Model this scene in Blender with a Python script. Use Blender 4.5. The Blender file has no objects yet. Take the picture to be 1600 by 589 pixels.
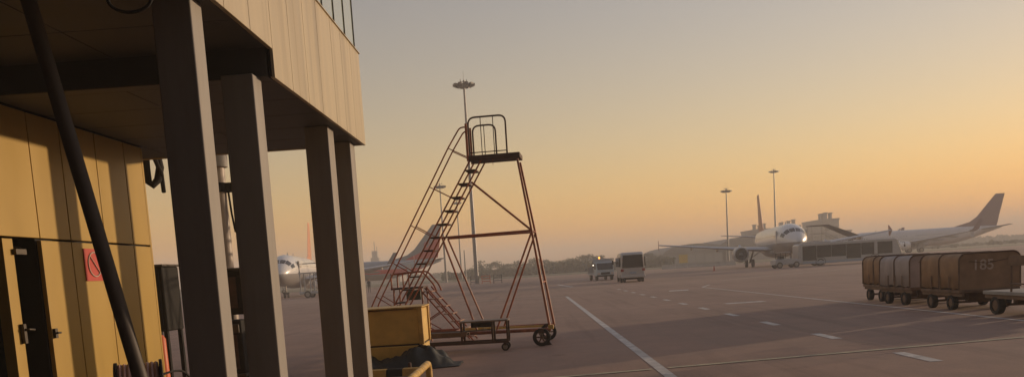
import bpy, math, random
import numpy as np
from mathutils import Vector, Matrix
R = math.radians
random.seed(7)
scene = bpy.context.scene

# ------------------------------------------------------------------ camera
CAM_H = 1.7
F_PX, PP_Y = 1250.0, 551.62                    # focal length and principal point in photo pixels (1600 x 589)
PITCH, ROLL, YAW = R(-5.8827), R(3.5981), R(-1.7413)
Fv = Vector((math.sin(YAW)*math.cos(PITCH), math.cos(YAW)*math.cos(PITCH), math.sin(PITCH)))
R0 = Vector((math.cos(YAW), -math.sin(YAW), 0)); U0 = R0.cross(Fv)
Rv = R0*math.cos(ROLL) - U0*math.sin(ROLL); Uv = U0*math.cos(ROLL) + R0*math.sin(ROLL)
cam_data = bpy.data.cameras.new('camera'); cam = bpy.data.objects.new('camera', cam_data)
scene.collection.objects.link(cam)
cam.matrix_world = Matrix(((Rv.x, Uv.x, -Fv.x, 0), (Rv.y, Uv.y, -Fv.y, 0), (Rv.z, Uv.z, -Fv.z, CAM_H), (0, 0, 0, 1)))
cam_data.sensor_fit = 'HORIZONTAL'; cam_data.sensor_width = 36; cam_data.lens = 36*F_PX/1600
cam_data.shift_y = (PP_Y-294.5)/1600
cam_data.clip_start = .05; cam_data.clip_end = 9000
scene.camera = cam

# ------------------------------------------------------------------ sky, sun, exposure
SUN_AZ, SUN_EL = R(59.4), R(5.6)               # azimuth from +Y towards +X
world = bpy.data.worlds.new('World'); scene.world = world; world.use_nodes = True
wn = world.node_tree; wn.nodes.clear()
sky = wn.nodes.new('ShaderNodeTexSky'); sky.sky_type = 'NISHITA'; sky.sun_disc = False
sky.sun_elevation = SUN_EL; sky.sun_rotation = SUN_AZ
sky.air_density = 1.65; sky.dust_density = 0.2; sky.ozone_density = 1.0; sky.altitude = 0
bg = wn.nodes.new('ShaderNodeBackground'); bg.inputs[1].default_value = .15
wo = wn.nodes.new('ShaderNodeOutputWorld')
tint = wn.nodes.new('ShaderNodeVectorMath'); tint.operation = 'MULTIPLY'; tint.inputs[1].default_value = (1.0, .83, 1.02)   # warm evening air, the same all over
wn.links.new(sky.outputs[0], tint.inputs[0]); wn.links.new(tint.outputs[0], bg.inputs[0]); wn.links.new(bg.outputs[0], wo.inputs[0])
sun_data = bpy.data.lights.new('sun', 'SUN'); sun_data.energy = 3.8; sun_data.angle = R(.9); sun_data.color = (1, .72, .46)
sun = bpy.data.objects.new('sun', sun_data); scene.collection.objects.link(sun)
sd = Vector((math.sin(SUN_AZ)*math.cos(SUN_EL), math.cos(SUN_AZ)*math.cos(SUN_EL), math.sin(SUN_EL)))
sun.rotation_euler = sd.to_track_quat('Z', 'Y').to_euler(); sun.location = sd*300
vs = scene.view_settings; vs.view_transform = 'Standard'; vs.look = 'None'; vs.gamma = 1; vs.exposure = 0.40; vs.use_curve_mapping = False
scene.render.engine = 'CYCLES'
cy = scene.cycles; cy.use_denoising = True; cy.max_bounces = 6; cy.diffuse_bounces = 3; cy.glossy_bounces = 3
cy.transmission_bounces = 4; cy.transparent_max_bounces = 8; cy.volume_bounces = 1; cy.use_adaptive_sampling = True; cy.adaptive_threshold = .01
cy.caustics_reflective = False; cy.caustics_refractive = False

# ------------------------------------------------------------------ helpers
COL = scene.collection
def px(x, y):                                   # ray of a photo pixel
    return Fv + Rv*((x-800)/F_PX) - Uv*((y-PP_Y)/F_PX)
O = Vector((0, 0, CAM_H))
def on_ground(x, y, z=0.0):
    v = px(x, y); return O + v*((z-CAM_H)/v.z)
def at_y(x, y, Y):
    v = px(x, y); return O + v*(Y/v.y)
def at_x(x, y, X):
    v = px(x, y); return O + v*(X/v.x)

def new_mat(name):
    m = bpy.data.materials.new(name); m.use_nodes = True
    nt = m.node_tree; return m, nt, nt.nodes['Principled BSDF']
def rgb(c): return (c[0], c[1], c[2], 1)
def add(nt, t, **k):
    n = nt.nodes.new(t)
    for a, b in k.items(): setattr(n, a, b)
    return n
def mat(name, col, rough=.6, metal=0, var=.18, scale=6, bump=.0, bscale=60, dirt=None, dirt_amt=.35, stretch=None, spec=.5, coat=0):
    """Principled with noisy colour variation, optional dirt patches and fine relief."""
    m, nt, b = new_mat(name); L = nt.links
    tc = add(nt, 'ShaderNodeTexCoord'); mp = add(nt, 'ShaderNodeMapping'); L.new(tc.outputs['Object'], mp.inputs[0])
    if stretch: mp.inputs['Scale'].default_value = stretch
    n1 = add(nt, 'ShaderNodeTexNoise'); n1.inputs['Scale'].default_value = scale; n1.inputs['Detail'].default_value = 6
    L.new(mp.outputs[0], n1.inputs['Vector'])
    r = add(nt, 'ShaderNodeMapRange'); r.inputs[1].default_value = .3; r.inputs[2].default_value = .7
    r.inputs[3].default_value = 1-var; r.inputs[4].default_value = 1+var*.6; L.new(n1.outputs[0], r.inputs[0])
    mul = add(nt, 'ShaderNodeVectorMath', operation='SCALE'); mul.inputs[0].default_value = col[:3]; L.new(r.outputs[0], mul.inputs['Scale'])
    out = mul.outputs[0]
    if dirt:
        n2 = add(nt, 'ShaderNodeTexNoise'); n2.inputs['Scale'].default_value = scale*.45; n2.inputs['Detail'].default_value = 8; n2.inputs['Roughness'].default_value = .65
        L.new(mp.outputs[0], n2.inputs['Vector'])
        r2 = add(nt, 'ShaderNodeMapRange'); r2.inputs[1].default_value = .48; r2.inputs[2].default_value = .72; r2.inputs[4].default_value = dirt_amt
        L.new(n2.outputs[0], r2.inputs[0])
        mx = add(nt, 'ShaderNodeMix', data_type='RGBA'); L.new(r2.outputs[0], mx.inputs[0]); L.new(out, mx.inputs[6]); mx.inputs[7].default_value = rgb(dirt)
        out = mx.outputs[2]
    L.new(out, b.inputs['Base Color'])
    b.inputs['Roughness'].default_value = rough; b.inputs['Metallic'].default_value = metal
    b.inputs['Specular IOR Level'].default_value = spec; b.inputs['Coat Weight'].default_value = coat
    r3 = add(nt, 'ShaderNodeMapRange'); r3.inputs[3].default_value = max(.02, rough-.12); r3.inputs[4].default_value = min(1, rough+.12)
    L.new(n1.outputs[0], r3.inputs[0]); L.new(r3.outputs[0], b.inputs['Roughness'])
    if bump:
        n3 = add(nt, 'ShaderNodeTexNoise'); n3.inputs['Scale'].default_value = bscale; n3.inputs['Detail'].default_value = 4
        L.new(mp.outputs[0], n3.inputs['Vector'])
        bp = add(nt, 'ShaderNodeBump'); bp.inputs['Strength'].default_value = bump; bp.inputs['Distance'].default_value = .02
        L.new(n3.outputs[0], bp.inputs['Height']); L.new(bp.outputs[0], b.inputs['Normal'])
    return m

class MB:
    def __init__(s): s.v = []; s.f = []; s.sm = []
    def quadmesh(s, vs_, fs_, smooth=False):
        o = len(s.v); s.v += [tuple(p) for p in vs_]
        for f in fs_: s.f.append(tuple(i+o for i in f)); s.sm.append(smooth)
        return s
    def box(s, lo, hi):
        (a, b, c), (d, e, f) = lo, hi
        return s.quadmesh([(a,b,c),(d,b,c),(d,e,c),(a,e,c),(a,b,f),(d,b,f),(d,e,f),(a,e,f)],
                          [(0,3,2,1),(4,5,6,7),(0,1,5,4),(1,2,6,5),(2,3,7,6),(3,0,4,7)])
    def beam(s, p, q, w, h, up=(0,0,1)):
        p, q = Vector(p), Vector(q); d = (q-p).normalized(); up = Vector(up)
        if abs(d.dot(up)) > .99: up = Vector((1,0,0))
        a = d.cross(up).normalized()*w/2; b = a.cross(d).normalized()*h/2
        vv = [p-a-b, p+a-b, p+a+b, p-a+b, q-a-b, q+a-b, q+a+b, q-a+b]
        return s.quadmesh(vv, [(0,1,2,3),(7,6,5,4),(4,5,1,0),(5,6,2,1),(6,7,3,2),(7,4,0,3)])
    def tube(s, pts, r, n=10, cap=True, closed=False):
        pts = [Vector(p) for p in pts]; m = len(pts)
        rs = r if isinstance(r, (list, tuple)) else [r]*m
        t0 = (pts[1]-pts[0]).normalized(); up = Vector((0,0,1)) if abs(t0.z) < .9 else Vector((1,0,0))
        nrm = t0.cross(up).normalized(); rings = []
        for i, p in enumerate(pts):
            if closed: t = (pts[(i+1) % m]-pts[i-1]).normalized()
            else: t = (pts[min(i+1, m-1)]-pts[max(i-1, 0)]).normalized()
            nrm = (nrm - t*nrm.dot(t)).normalized(); bn = t.cross(nrm)
            rings.append([p+(nrm*math.cos(2*math.pi*k/n)+bn*math.sin(2*math.pi*k/n))*rs[i] for k in range(n)])
        return s.loft(rings, cap and not closed, closed)
    def loft(s, rings, cap=True, closed=False, smooth=True):
        n = len(rings[0]); vv = [p for r in rings for p in r]; ff = []
        m = len(rings)
        for i in range(m if closed else m-1):
            j = (i+1) % m
            for k in range(n):
                l = (k+1) % n; ff.append((i*n+k, i*n+l, j*n+l, j*n+k))
        o = len(s.f); s.quadmesh(vv, ff, smooth)
        if cap:
            b = len(s.v)-len(vv)
            s.f.append(tuple(b+k for k in range(n))[::-1]); s.sm.append(False)
            s.f.append(tuple(b+(m-1)*n+k for k in range(n))); s.sm.append(False)
        return s
    def lathe(s, prof, axis='z', c=(0,0,0), n=24, cap=True):
        rings = []
        for r, h in prof:
            ring = []
            for k in range(n):
                a = 2*math.pi*k/n; x, y = r*math.cos(a), r*math.sin(a)
                p = {'z': (x, y, h), 'y': (x, h, -y), 'x': (h, x, y)}[axis]
                ring.append((p[0]+c[0], p[1]+c[1], p[2]+c[2]))
            rings.append(ring)
        return s.loft(rings, cap)
    def prism(s, poly, d, axis='y'):
        """poly: list of 2D points; extruded from d[0] to d[1] along axis (x: poly=(y,z), y: poly=(x,z), z: poly=(x,y))"""
        mk = {'x': lambda a, b, t: (t, a, b), 'y': lambda a, b, t: (a, t, b), 'z': lambda a, b, t: (a, b, t)}[axis]
        n = len(poly); vv = [mk(a, b, d[0]) for a, b in poly] + [mk(a, b, d[1]) for a, b in poly]
        ff = [tuple(range(n)), tuple(range(2*n-1, n-1, -1))] + [((i+1) % n, i, i+n, (i+1) % n+n) for i in range(n)]
        return s.quadmesh(vv, ff)
    def build(s, name, m, parent=None, bevel=0, loc=None, world=False, recalc=True):
        me = bpy.data.meshes.new(name); me.from_pydata(s.v, [], s.f)
        me.polygons.foreach_set('use_smooth', s.sm); me.update()
        if recalc:
            import bmesh
            bm = bmesh.new(); bm.from_mesh(me); bmesh.ops.recalc_face_normals(bm, faces=bm.faces); bm.to_mesh(me); bm.free()
        me.set_sharp_from_angle(angle=R(40))
        if m: me.materials.append(m)
        return link(name, me, parent, bevel, loc, world)
def link(name, me, parent=None, bevel=0, loc=None, world=False):
    o = bpy.data.objects.new(name, me); COL.objects.link(o)
    if parent: o.parent = parent
    if loc is not None: o.location = loc
    if world and parent: o.location = Vector(o.location) - parent.location
    if bevel:
        bv = o.modifiers.new('bevel', 'BEVEL'); bv.width = bevel; bv.segments = 2; bv.limit_method = 'ANGLE'; bv.angle_limit = R(35)
    return o
def tag(o, label, cat, group=None):
    o['label'] = label; o['category'] = cat
    if group: o['group'] = group
    return o
def thing(name, label, cat, loc=(0,0,0), rz=0, group=None):
    o = bpy.data.objects.new(name, None); COL.objects.link(o); o.empty_display_size = .3
    o.location = loc; o.rotation_euler = (0, 0, rz); return tag(o, label, cat, group)
def structure(o): o['kind'] = 'structure'; return o
def stuff(o): o['kind'] = 'stuff'; return o
def copy_tree(o, parent=None):
    c = o.copy(); COL.objects.link(c); c.parent = parent
    for ch in list(o.children): copy_tree(ch, c)
    return c
def arc(c, r, a0, a1, n, ax, ay):
    ax, ay, c = Vector(ax), Vector(ay), Vector(c)
    return [c+ax*(r*math.cos(a0+(a1-a0)*i/n))+ay*(r*math.sin(a0+(a1-a0)*i/n)) for i in range(n+1)]
def rounded(pts, r, n=4):
    """polyline with rounded inner corners"""
    pts = [Vector(p) for p in pts]; out = [pts[0]]
    for a, b, c in zip(pts, pts[1:], pts[2:]):
        u = (a-b).normalized(); w = (c-b).normalized(); k = min(r, (a-b).length*.49, (c-b).length*.49)
        p, q = b+u*k, b+w*k
        for i in range(n+1):
            t = i/n; out.append(p*(1-t)**2 + b*2*t*(1-t) + q*t*t)
    return out+[pts[-1]]

# ------------------------------------------------------------------ materials
def apron_mat():
    m, nt, b = new_mat('apron_asphalt'); L = nt.links
    tc = add(nt, 'ShaderNodeTexCoord')
    def noise(sc, det=6, ro=.6, stretch=None):
        mp = add(nt, 'ShaderNodeMapping'); L.new(tc.outputs['Object'], mp.inputs[0])
        if stretch: mp.inputs['Scale'].default_value = stretch
        n = add(nt, 'ShaderNodeTexNoise'); n.inputs['Scale'].default_value = sc; n.inputs['Detail'].default_value = det; n.inputs['Roughness'].default_value = ro
        L.new(mp.outputs[0], n.inputs['Vector']); return n.outputs[0]
    def rng(x, a, b_, c, d):
        r = add(nt, 'ShaderNodeMapRange'); r.inputs[1].default_value = a; r.inputs[2].default_value = b_; r.inputs[3].default_value = c; r.inputs[4].default_value = d
        L.new(x, r.inputs[0]); return r.outputs[0]
    def mul(x, y):
        n = add(nt, 'ShaderNodeMath', operation='MULTIPLY'); L.new(x, n.inputs[0]); L.new(y, n.inputs[1]); return n.outputs[0]
    big = rng(noise(.09, 5, .55), .3, .7, .82, 1.12)
    mid = rng(noise(.9, 8, .7), .3, .7, .78, 1.14)
    fine = rng(noise(45, 4, .7), .25, .75, .8, 1.18)
    tyre = rng(noise(.55, 6, .6, (3.2, .12, 1)), .52, .74, 1.0, .74)      # rubber streaks along the road
    stain = rng(noise(.5, 9, .75), .60, .70, 1.0, .62)
    v = mul(mul(mul(big, mid), mul(fine, tyre)), stain)
    sc = add(nt, 'ShaderNodeVectorMath', operation='SCALE'); sc.inputs[0].default_value = (.36, .235, .18); L.new(v, sc.inputs['Scale'])
    L.new(sc.outputs[0], b.inputs['Base Color'])
    L.new(rng(mid, .8, 1.1, .68, .88), b.inputs['Roughness']); b.inputs['Specular IOR Level'].default_value = .35
    bp = add(nt, 'ShaderNodeBump'); bp.inputs['Strength'].default_value = .35; bp.inputs['Distance'].default_value = .01
    L.new(noise(60, 5, .7), bp.inputs['Height']); L.new(bp.outputs[0], b.inputs['Normal'])
    return m
M = {}
M['apron'] = apron_mat()
M['grass'] = mat('dry_grass', (.10, .095, .045), .95, var=.5, scale=.15, dirt=(.14, .11, .06), dirt_amt=.7, bump=.6, bscale=4)
M['paint_w'] = mat('road_paint_white', (.64, .60, .56), .7, var=.3, scale=5, dirt=(.25, .22, .2), dirt_amt=.6)
M['paint_y'] = mat('road_paint_yellow', (.60, .54, .36), .7, var=.3, scale=5, dirt=(.2, .18, .15), dirt_amt=.75)
M['ochre'] = mat('ochre_wall_panel', (.45, .295, .06), .38, var=.10, scale=1.6, dirt=(.24, .15, .05), dirt_amt=.35, stretch=(1, 1, .25), bump=.03, bscale=9)
M['cream'] = mat('cream_fascia_panel', (.45, .375, .25), .45, var=.10, scale=2.4, dirt=(.15, .11, .07), dirt_amt=.6, stretch=(2.2, 2.2, .10))
M['joint'] = mat('dark_joint', (.03, .026, .022), .9)
M['column'] = mat('grey_column_paint', (.28, .26, .235), .55, var=.12, scale=3, dirt=(.14, .11, .09), dirt_amt=.4, stretch=(2, 2, .3))
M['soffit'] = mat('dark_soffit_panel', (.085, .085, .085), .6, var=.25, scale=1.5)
M['dark'] = mat('dark_interior', (.018, .017, .016), .8)
M['black_metal'] = mat('black_metal', (.02, .019, .018), .8, var=.3, spec=.25)
M['brace'] = mat('dark_brace_paint', (.06, .045, .036), .6, var=.25, scale=5)
M['steel'] = mat('worn_steel', (.32, .30, .28), .4, .6, var=.25, scale=9)
M['dull'] = mat('dull_hardware', (.07, .06, .05), .5, .5, var=.3, scale=9)
M['rubber'] = mat('tyre_rubber', (.025, .024, .024), .85, var=.3, scale=12)
M['rust'] = mat('rusty_red_paint', (.38, .11, .05), .5, var=.35, scale=9, dirt=(.08, .04, .025), dirt_amt=.6)
M['rust_deck'] = mat('rusty_deck', (.07, .035, .024), .7, var=.4, scale=9)
M['tread'] = mat('worn_step_plate', (.34, .17, .10), .45, .2, var=.3, scale=14)
M['old_yellow'] = mat('old_yellow_paint', (.72, .48, .13), .6, var=.2, scale=3, dirt=(.4, .26, .08), dirt_amt=.5)
M['rail_yellow'] = mat('guard_yellow', (.60, .38, .10), .5, var=.2, scale=8, dirt=(.2, .12, .05), dirt_amt=.6)
M['tarp'] = mat('dark_tarp', (.018, .021, .018), .6, var=.4, scale=5, bump=.3, bscale=14)
M['white'] = mat('aircraft_white', (.72, .72, .72), .28, var=.05, scale=.6, coat=.3)
M['grey_paint'] = mat('aircraft_grey', (.36, .37, .39), .35, var=.08, scale=.6, coat=.2)
M['wing_grey'] = mat('wing_grey', (.40, .41, .43), .35, var=.08, scale=.8)
M['wing_dark'] = mat('wing_dark_grey', (.22, .23, .25), .4, var=.08, scale=.8)
M['fin_blue'] = mat('fin_blue_grey', (.15, .17, .20), .4, var=.08, scale=.8)
M['glass'] = mat('dark_glass', (.018, .02, .022), .08, var=.1, spec=.8)
M['red_fin'] = mat('red_fin_paint', (.42, .014, .012), .5, var=.08, scale=.6)
M['pinkish'] = mat('orange_fin_paint', (.55, .22, .12), .35, var=.08, scale=.6)
M['mauve'] = mat('dark_mauve_fin_paint', (.20, .12, .14), .35, var=.08, scale=.6)
M['fin_red_grey'] = mat('dull_red_fin_paint', (.30, .11, .09), .4, var=.08, scale=.6)
M['fan'] = mat('fan_dark', (.04, .04, .045), .4, .6)
M['van_white'] = mat('van_white', (.45, .43, .41), .35, var=.08, scale=1.5, dirt=(.3, .27, .24), dirt_amt=.4, coat=.2)
M['truck_blue'] = mat('truck_pale_blue', (.36, .42, .46), .4, var=.1, scale=1.5, dirt=(.25, .24, .23), dirt_amt=.4)
M['red_lens'] = mat('red_lens', (.28, .015, .012), .25)
M['orange'] = mat('orange_plastic', (.62, .12, .035), .5, var=.15)
M['red'] = mat('red_sign', (.50, .035, .025), .45, var=.08)
M['white_paint'] = mat('white_sign_paint', (.50, .40, .34), .5, var=.06)
M['bus_white'] = mat('bus_white', (.42, .41, .40), .32, var=.06, dirt=(.3, .27, .24), dirt_amt=.3, coat=.2)
M['bus_blue'] = mat('bus_grey_blue', (.30, .36, .44), .35, var=.06, coat=.2)
M['canvas'] = mat('glare_lifted_canvas', (.36, .23, .135), .9, var=.25, scale=3, bump=.3, bscale=7)  # near-black covers, with lens glare put into the colour as lighter brown
M['canvas_blue'] = mat('glare_lifted_grey_canvas', (.44, .38, .35), .85, var=.18, scale=3, bump=.3, bscale=7)  # grey cover, its colour lifted for the same lens glare
M['cart'] = mat('dark_cart_steel', (.17, .105, .065), .65, var=.3)  # lightened as well for the glare over the carts
M['concrete'] = mat('pale_concrete', (.36, .34, .31), .85, var=.2, scale=1.2, dirt=(.22, .2, .18))
M['hangar'] = mat('hangar_sheet', (.20, .19, .19), .7, var=.12, scale=.12)
M['block'] = mat('block_render', (.28, .25, .23), .8, var=.15, scale=.1)
M['mast'] = mat('galvanised_mast', (.16, .16, .17), .45, .4, var=.15)
M['mast_dark'] = mat('mast_head', (.06, .06, .065), .5, .3, var=.2)
M['bark'] = mat('bark', (.06, .045, .035), .9, var=.3)
M['leaf'] = mat('foliage', (.055, .065, .025), .9, var=.5, scale=.6)
M['leaf2'] = mat('foliage_olive', (.075, .07, .03), .9, var=.5, scale=.6)
M['sign_yellow'] = mat('yellow_board', (.60, .40, .05), .6, var=.15)
M['barrier_red'] = mat('barrier_red', (.45, .08, .03), .5, var=.2)
M['skin'] = mat('skin', (.36, .22, .15), .6); M['cloth'] = mat('dark_workwear', (.02, .022, .03), .9, var=.3); M['hair'] = mat('hair', (.012, .01, .009), .7)
def pane_mat():
    m, nt, b = new_mat('window_pane')
    b.inputs['Base Color'].default_value = (.34, .38, .30, 1); b.inputs['Roughness'].default_value = .05
    b.inputs['Specular IOR Level'].default_value = 1.0; b.inputs['Coat Weight'].default_value = 1; b.inputs['Coat Roughness'].default_value = .03
    return m
M['pane'] = pane_mat()
def emit(name, c, s):
    m, nt, b = new_mat(name); b.inputs['Base Color'].default_value = rgb(c); b.inputs['Emission Color'].default_value = rgb(c); b.inputs['Emission Strength'].default_value = s
    return m
M['beacon'] = emit('amber_beacon', (1, .32, .05), 3); M['glint_glow'] = emit('glint_glow', (1, .85, .65), 2)

# ------------------------------------------------------------------ ground
o = structure(MB().quadmesh([(-1500,-900,0),(1500,-900,0),(1500,1500,0),(-1500,1500,0)], [(0,1,2,3)]).build('ground', M['grass']))
AP = [(-420,-300),(420,-300),(420,225),(150,215),(60,188),(-60,172),(-420,172)]
o = structure(MB().quadmesh([(x,y,.004) for x,y in AP], [tuple(range(len(AP)))]).build('apron', M['apron']))
def strip(name, pts, w, m, z=.008):
    mb = MB()
    for a, b in zip(pts, pts[1:]):
        a, b = Vector((*a,0)), Vector((*b,0)); d = (b-a).normalized(); s = Vector((d.y,-d.x,0))*w/2
        n = max(1, int((b-a).length/4))
        for i in range(n):
            p, q = a+(b-a)*i/n, a+(b-a)*(i+1)/n
            mb.quadmesh([(p-s)[:2]+(z,), (p+s)[:2]+(z,), (q+s)[:2]+(z,), (q-s)[:2]+(z,)], [(0,1,2,3)])
    return structure(mb.build(name, m))
strip('road_edge_line', [(1.96,3),(1.96,46.9)], .17, M['paint_w'])
strip('road_edge_line', [(1.87,46.97),(-3.5,48.2)], .12, M['paint_w'])
strip('road_edge_line', [(10.15,3),(10.15,48.4)], .13, M['paint_w'])
strip('road_edge_line', [(10.22,48.5),(11.4,52)], .14, M['paint_w'])
strip('stop_line', [(-3.2,11.68),(1.83,12.68)], .12, M['paint_y'], .012)
strip('stop_line', [(2.09,12.73),(10.05,14.32)], .12, M['paint_y'], .012)
strip('stop_line', [(10.25,14.36),(22,16.7)], .12, M['paint_y'], .012)
for i in range(12):
    y = 12.35+3.8*i
    strip('lane_dash', [(5.82,y-.62),(5.82,y+.62)], .20, M['paint_w'])
strip('road_bar', [(7.05,29.6),(8.5,29.7)], .55, M['paint_w'])
strip('road_bar', [(7.7,45.5),(8.75,45.3)], 1.2, M['paint_w'])
strip('taxi_line', [(3.0,112),(9.5,106)], .9, M['paint_w'])
strip('taxi_line', [(4.2,99),(7.6,96)], .6, M['paint_w'])
strip('taxi_line', [(2.6,80),(3.4,68)], .3, M['paint_w'])
strip('taxi_line', [(-60,128),(-6,120)], .5, M['paint_w'])
strip('taxi_line', [(-30,88),(-8,82)], .35, M['paint_w'])
strip('taxi_line', [(14,60),(30,74)], .25, M['paint_w'])

# ------------------------------------------------------------------ terminal building on the left
T = thing('terminal_building', 'ochre panelled terminal edge with dark soffit, cream fascia and row of columns', 'building', (-5.5, 6, 0))
def tb(mb, name, m, bevel=0): return mb.build(name, m, T, bevel, world=True)
XW, XF, YE, YW = -5.5, -2.47, 12.75, 11.6
ZS, ZU, ZF, ZR = 3.80, 4.08, 5.17, 8.6          # soffit, raised soffit, fascia top, roof
YS = 8.18                                        # step in the soffit
# masonry core behind the panels
tb(MB().box((-12,-16,0),(XW-.06,8.0,ZS+.02)).box((-12,8.96,0),(XW-.06,YW-.01,ZS+.02)).box((-12,8.0,2.39),(XW-.06,8.96,ZS+.02)).box((-12,8.0,0),(XW-.8,8.96,2.39)), 'core_wall', M['dark'])
# wall panels, two rows, open joints
edges = [-14.0,-12.6,-11.2,-9.8,-8.4,-7.0,-5.6,-4.2,-2.8,-1.4,0,1.4,2.8,4.2,5.6,7.0,8.02,8.97,9.58,10.36,11.10,YW]
g = .008
for a, b in zip(edges, edges[1:]):
    if a != 8.02: tb(MB().box((XW-.05,a+g,.05),(XW,b-g,2.37)), 'wall_panel', M['ochre'] if a > 7.5 else M['black_metal'], .004)  # unseen stretch made black to stop ochre bounce on the column fronts
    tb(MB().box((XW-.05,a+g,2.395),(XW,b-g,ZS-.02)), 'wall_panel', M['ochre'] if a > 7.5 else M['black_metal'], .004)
tb(MB().box((-12,YW+.002,.03),(XW-.002,YW+.05,ZS-.02)), 'end_panel', M['ochre'], .004)
# door opening: jamb with closer and lock, leaf inside
tb(MB().box((XW-.12,8.30,0),(XW+.004,8.47,2.37)), 'door_jamb', M['ochre'], .004)
leaf = tb(MB().box((XW-.70,8.55,.02),(XW-.66,8.88,2.34)), 'door_leaf', M['black_metal'])
c = tb(MB().box((XW-.02,8.44,2.20),(XW+.05,8.62,2.26)).tube([(XW+.02,8.60,2.25),(XW-.1,8.72,2.29),(XW-.25,8.60,2.30)], .012), 'door_closer', M['dull'], .006)
c = tb(MB().box((XW+.006,8.41,1.25),(XW+.05,8.455,1.46)).tube([(XW+.05,8.43,1.40),(XW+.09,8.43,1.40),(XW+.09,8.53,1.39)], .012), 'door_lock', M['dull'], .004)
c = tb(MB().box((XW+.001,8.99,1.26),(XW+.035,9.04,1.37)).tube([(XW+.03,9.015,1.32),(XW+.08,9.015,1.32),(XW+.08,8.95,1.32)], .012), 'door_handle', M['dull'], .004)
# soffit panels (strips across) and beams
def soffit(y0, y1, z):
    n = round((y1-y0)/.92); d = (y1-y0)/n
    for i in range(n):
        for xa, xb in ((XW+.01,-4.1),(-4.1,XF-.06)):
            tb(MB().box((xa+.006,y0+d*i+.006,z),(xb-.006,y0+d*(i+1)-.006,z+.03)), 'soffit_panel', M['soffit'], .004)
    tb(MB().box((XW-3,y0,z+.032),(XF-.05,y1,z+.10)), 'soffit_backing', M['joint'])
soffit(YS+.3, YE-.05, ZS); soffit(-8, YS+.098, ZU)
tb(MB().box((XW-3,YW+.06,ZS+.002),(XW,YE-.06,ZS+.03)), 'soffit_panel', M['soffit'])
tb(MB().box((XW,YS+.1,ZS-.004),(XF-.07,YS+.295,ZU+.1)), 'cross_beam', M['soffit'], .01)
tb(MB().box((XW,4.6,ZU-.28),(XF-.3,4.95,ZU-.002)), 'cross_beam', M['soffit'], .01)
tb(MB().box((XW-3,YE-.048,ZS-.012),(XF-.052,YE,ZF)), 'end_fascia', M['cream'], .005)
# fascia panels
fe = [YS+.10] + [8.92,9.56,10.20,10.92,11.49,12.09,YE-.008]
for a, b in zip(fe, fe[1:]): tb(MB().box((XF-.045,a+.005,ZS-.015),(XF,b-.005,ZF)), 'fascia_panel', M['cream'], .004)
ys = YS+.10
while ys > -8: tb(MB().box((XF-.045,ys-.635,ZU-.015),(XF,ys-.005,ZF)), 'fascia_panel', M['cream'], .004); ys -= .64
tb(MB().box((XF-.046,ys-.02,ZU),(XF-.03,YS+.1,ZF-.01)).box((XF-.047,YS+.09,ZS),(XF-.031,YE-.01,ZF-.01)), 'fascia_backing', M['joint'])
# rain runs on the fascia are in the paint; glazing above
mull = [12.74,12.10,11.45,10.80]
y = 10.15
while y > -8: mull.append(y); y -= .65
for y in mull: tb(MB().box((XF-.085,y-.03,ZF+.012),(XF-.045,y+.0,ZR-.3)), 'mullion', M['black_metal'])
for a, b in zip(mull, mull[1:]): tb(MB().box((XF-.075,b+.002,ZF+.012),(XF-.055,a-.032,ZR-.3)), 'window_pane', M['pane'])
tb(MB().box((XF-.2,-8,ZF+.001),(XF+.02,YE+.002,ZF+.011)), 'sill', M['cream'])
for i in range(5):
    tb(MB().box((-8.3+i*1.13,YE-.11,ZF+.012),(-8.3+i*1.13+1.08,YE-.09,ZR-.3)), 'window_pane', M['pane'])
    tb(MB().box((-8.3+i*1.13-.045,YE-.16,ZF+.012),(-8.3+i*1.13-.005,YE-.02,ZR-.3)), 'mullion', M['black_metal'])
tb(MB().box((-12,-8,ZR-.299),(XF+.25,YE+.3,ZR)), 'roof', M['cream'], .01)
tb(MB().box((-8.4,-8,ZS+.11),(-8.35,YE-.2,ZR-.3)).box((-8.34,-8,ZF-.2),(XF-.2,YE-.2,ZF-.1)), 'inner_wall', M['dark'])
# columns
for y0, y1, top in ((6.68,6.92,ZU),(8.08,8.34,ZS-.006),(11.0,11.32,ZS),(12.34,12.66,ZS)):
    x0 = -2.955
    col = tb(MB().box((x0,y0,0),(-2.632,y1,top-.003)), 'column', M['column'], .012)
# diagonal brace
p0 = at_y(219,589,6.35); p1 = at_y(74,100,6.35); d = (p1-p0)/(p1.z-p0.z)
tb(MB().tube([p0-d*p0.z, p0+d*(ZU-p0.z)], .058, 20), 'brace', M['brace'])
tb(MB().box((p0-d*p0.z+Vector((-.16,-.16,.004))),(p0-d*p0.z+Vector((.16,.16,.03)))), 'base_plate', M['brace'])
# cable loop on the soffit
tb(MB().tube([at_y(232+34*math.cos(a)-30, -2+22*math.sin(a), 5.6) for a in np.linspace(-.3,math.pi+.3,16)], .012, 6), 'cable', M['black_metal'])
# wall sign (prohibition sign: red board, ring with bar, lines of lettering)
S = thing('wall_sign', 'red prohibition sign with white ring on ochre wall, half behind brace', 'sign', (XW+.002, 9.80, 1.90))
MB().box((0,0,0),(.012,.55,.40)).build('board', M['red'], S)
ring = MB(); ring.tube([(.017,.21+.145*math.cos(a),.205+.15*math.sin(a)) for a in np.linspace(0,2*math.pi,33)[:-1]], .009, 6, closed=True)
ring.build('ring', M['white_paint'], S)
MB().beam((.016,.11,.31),(.016,.31,.10),.02,.006).build('bar', M['white_paint'], S)
lt = MB()
for r_, (z0, h, n) in enumerate(((.24,.09,5),(.08,.07,6))):
    for i in range(n):
        y = .40+i*.14/n; w = .10/n
        lt.box((.012,y,z0),(.016,y+w,z0+h*.25)).box((.012,y,z0+h*.7),(.016,y+w,z0+h)).box((.012,y+w*.4,z0+h*.25),(.016,y+w*.62,z0+h*.7))
lt.build('lettering', M['white_paint'], S)

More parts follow.
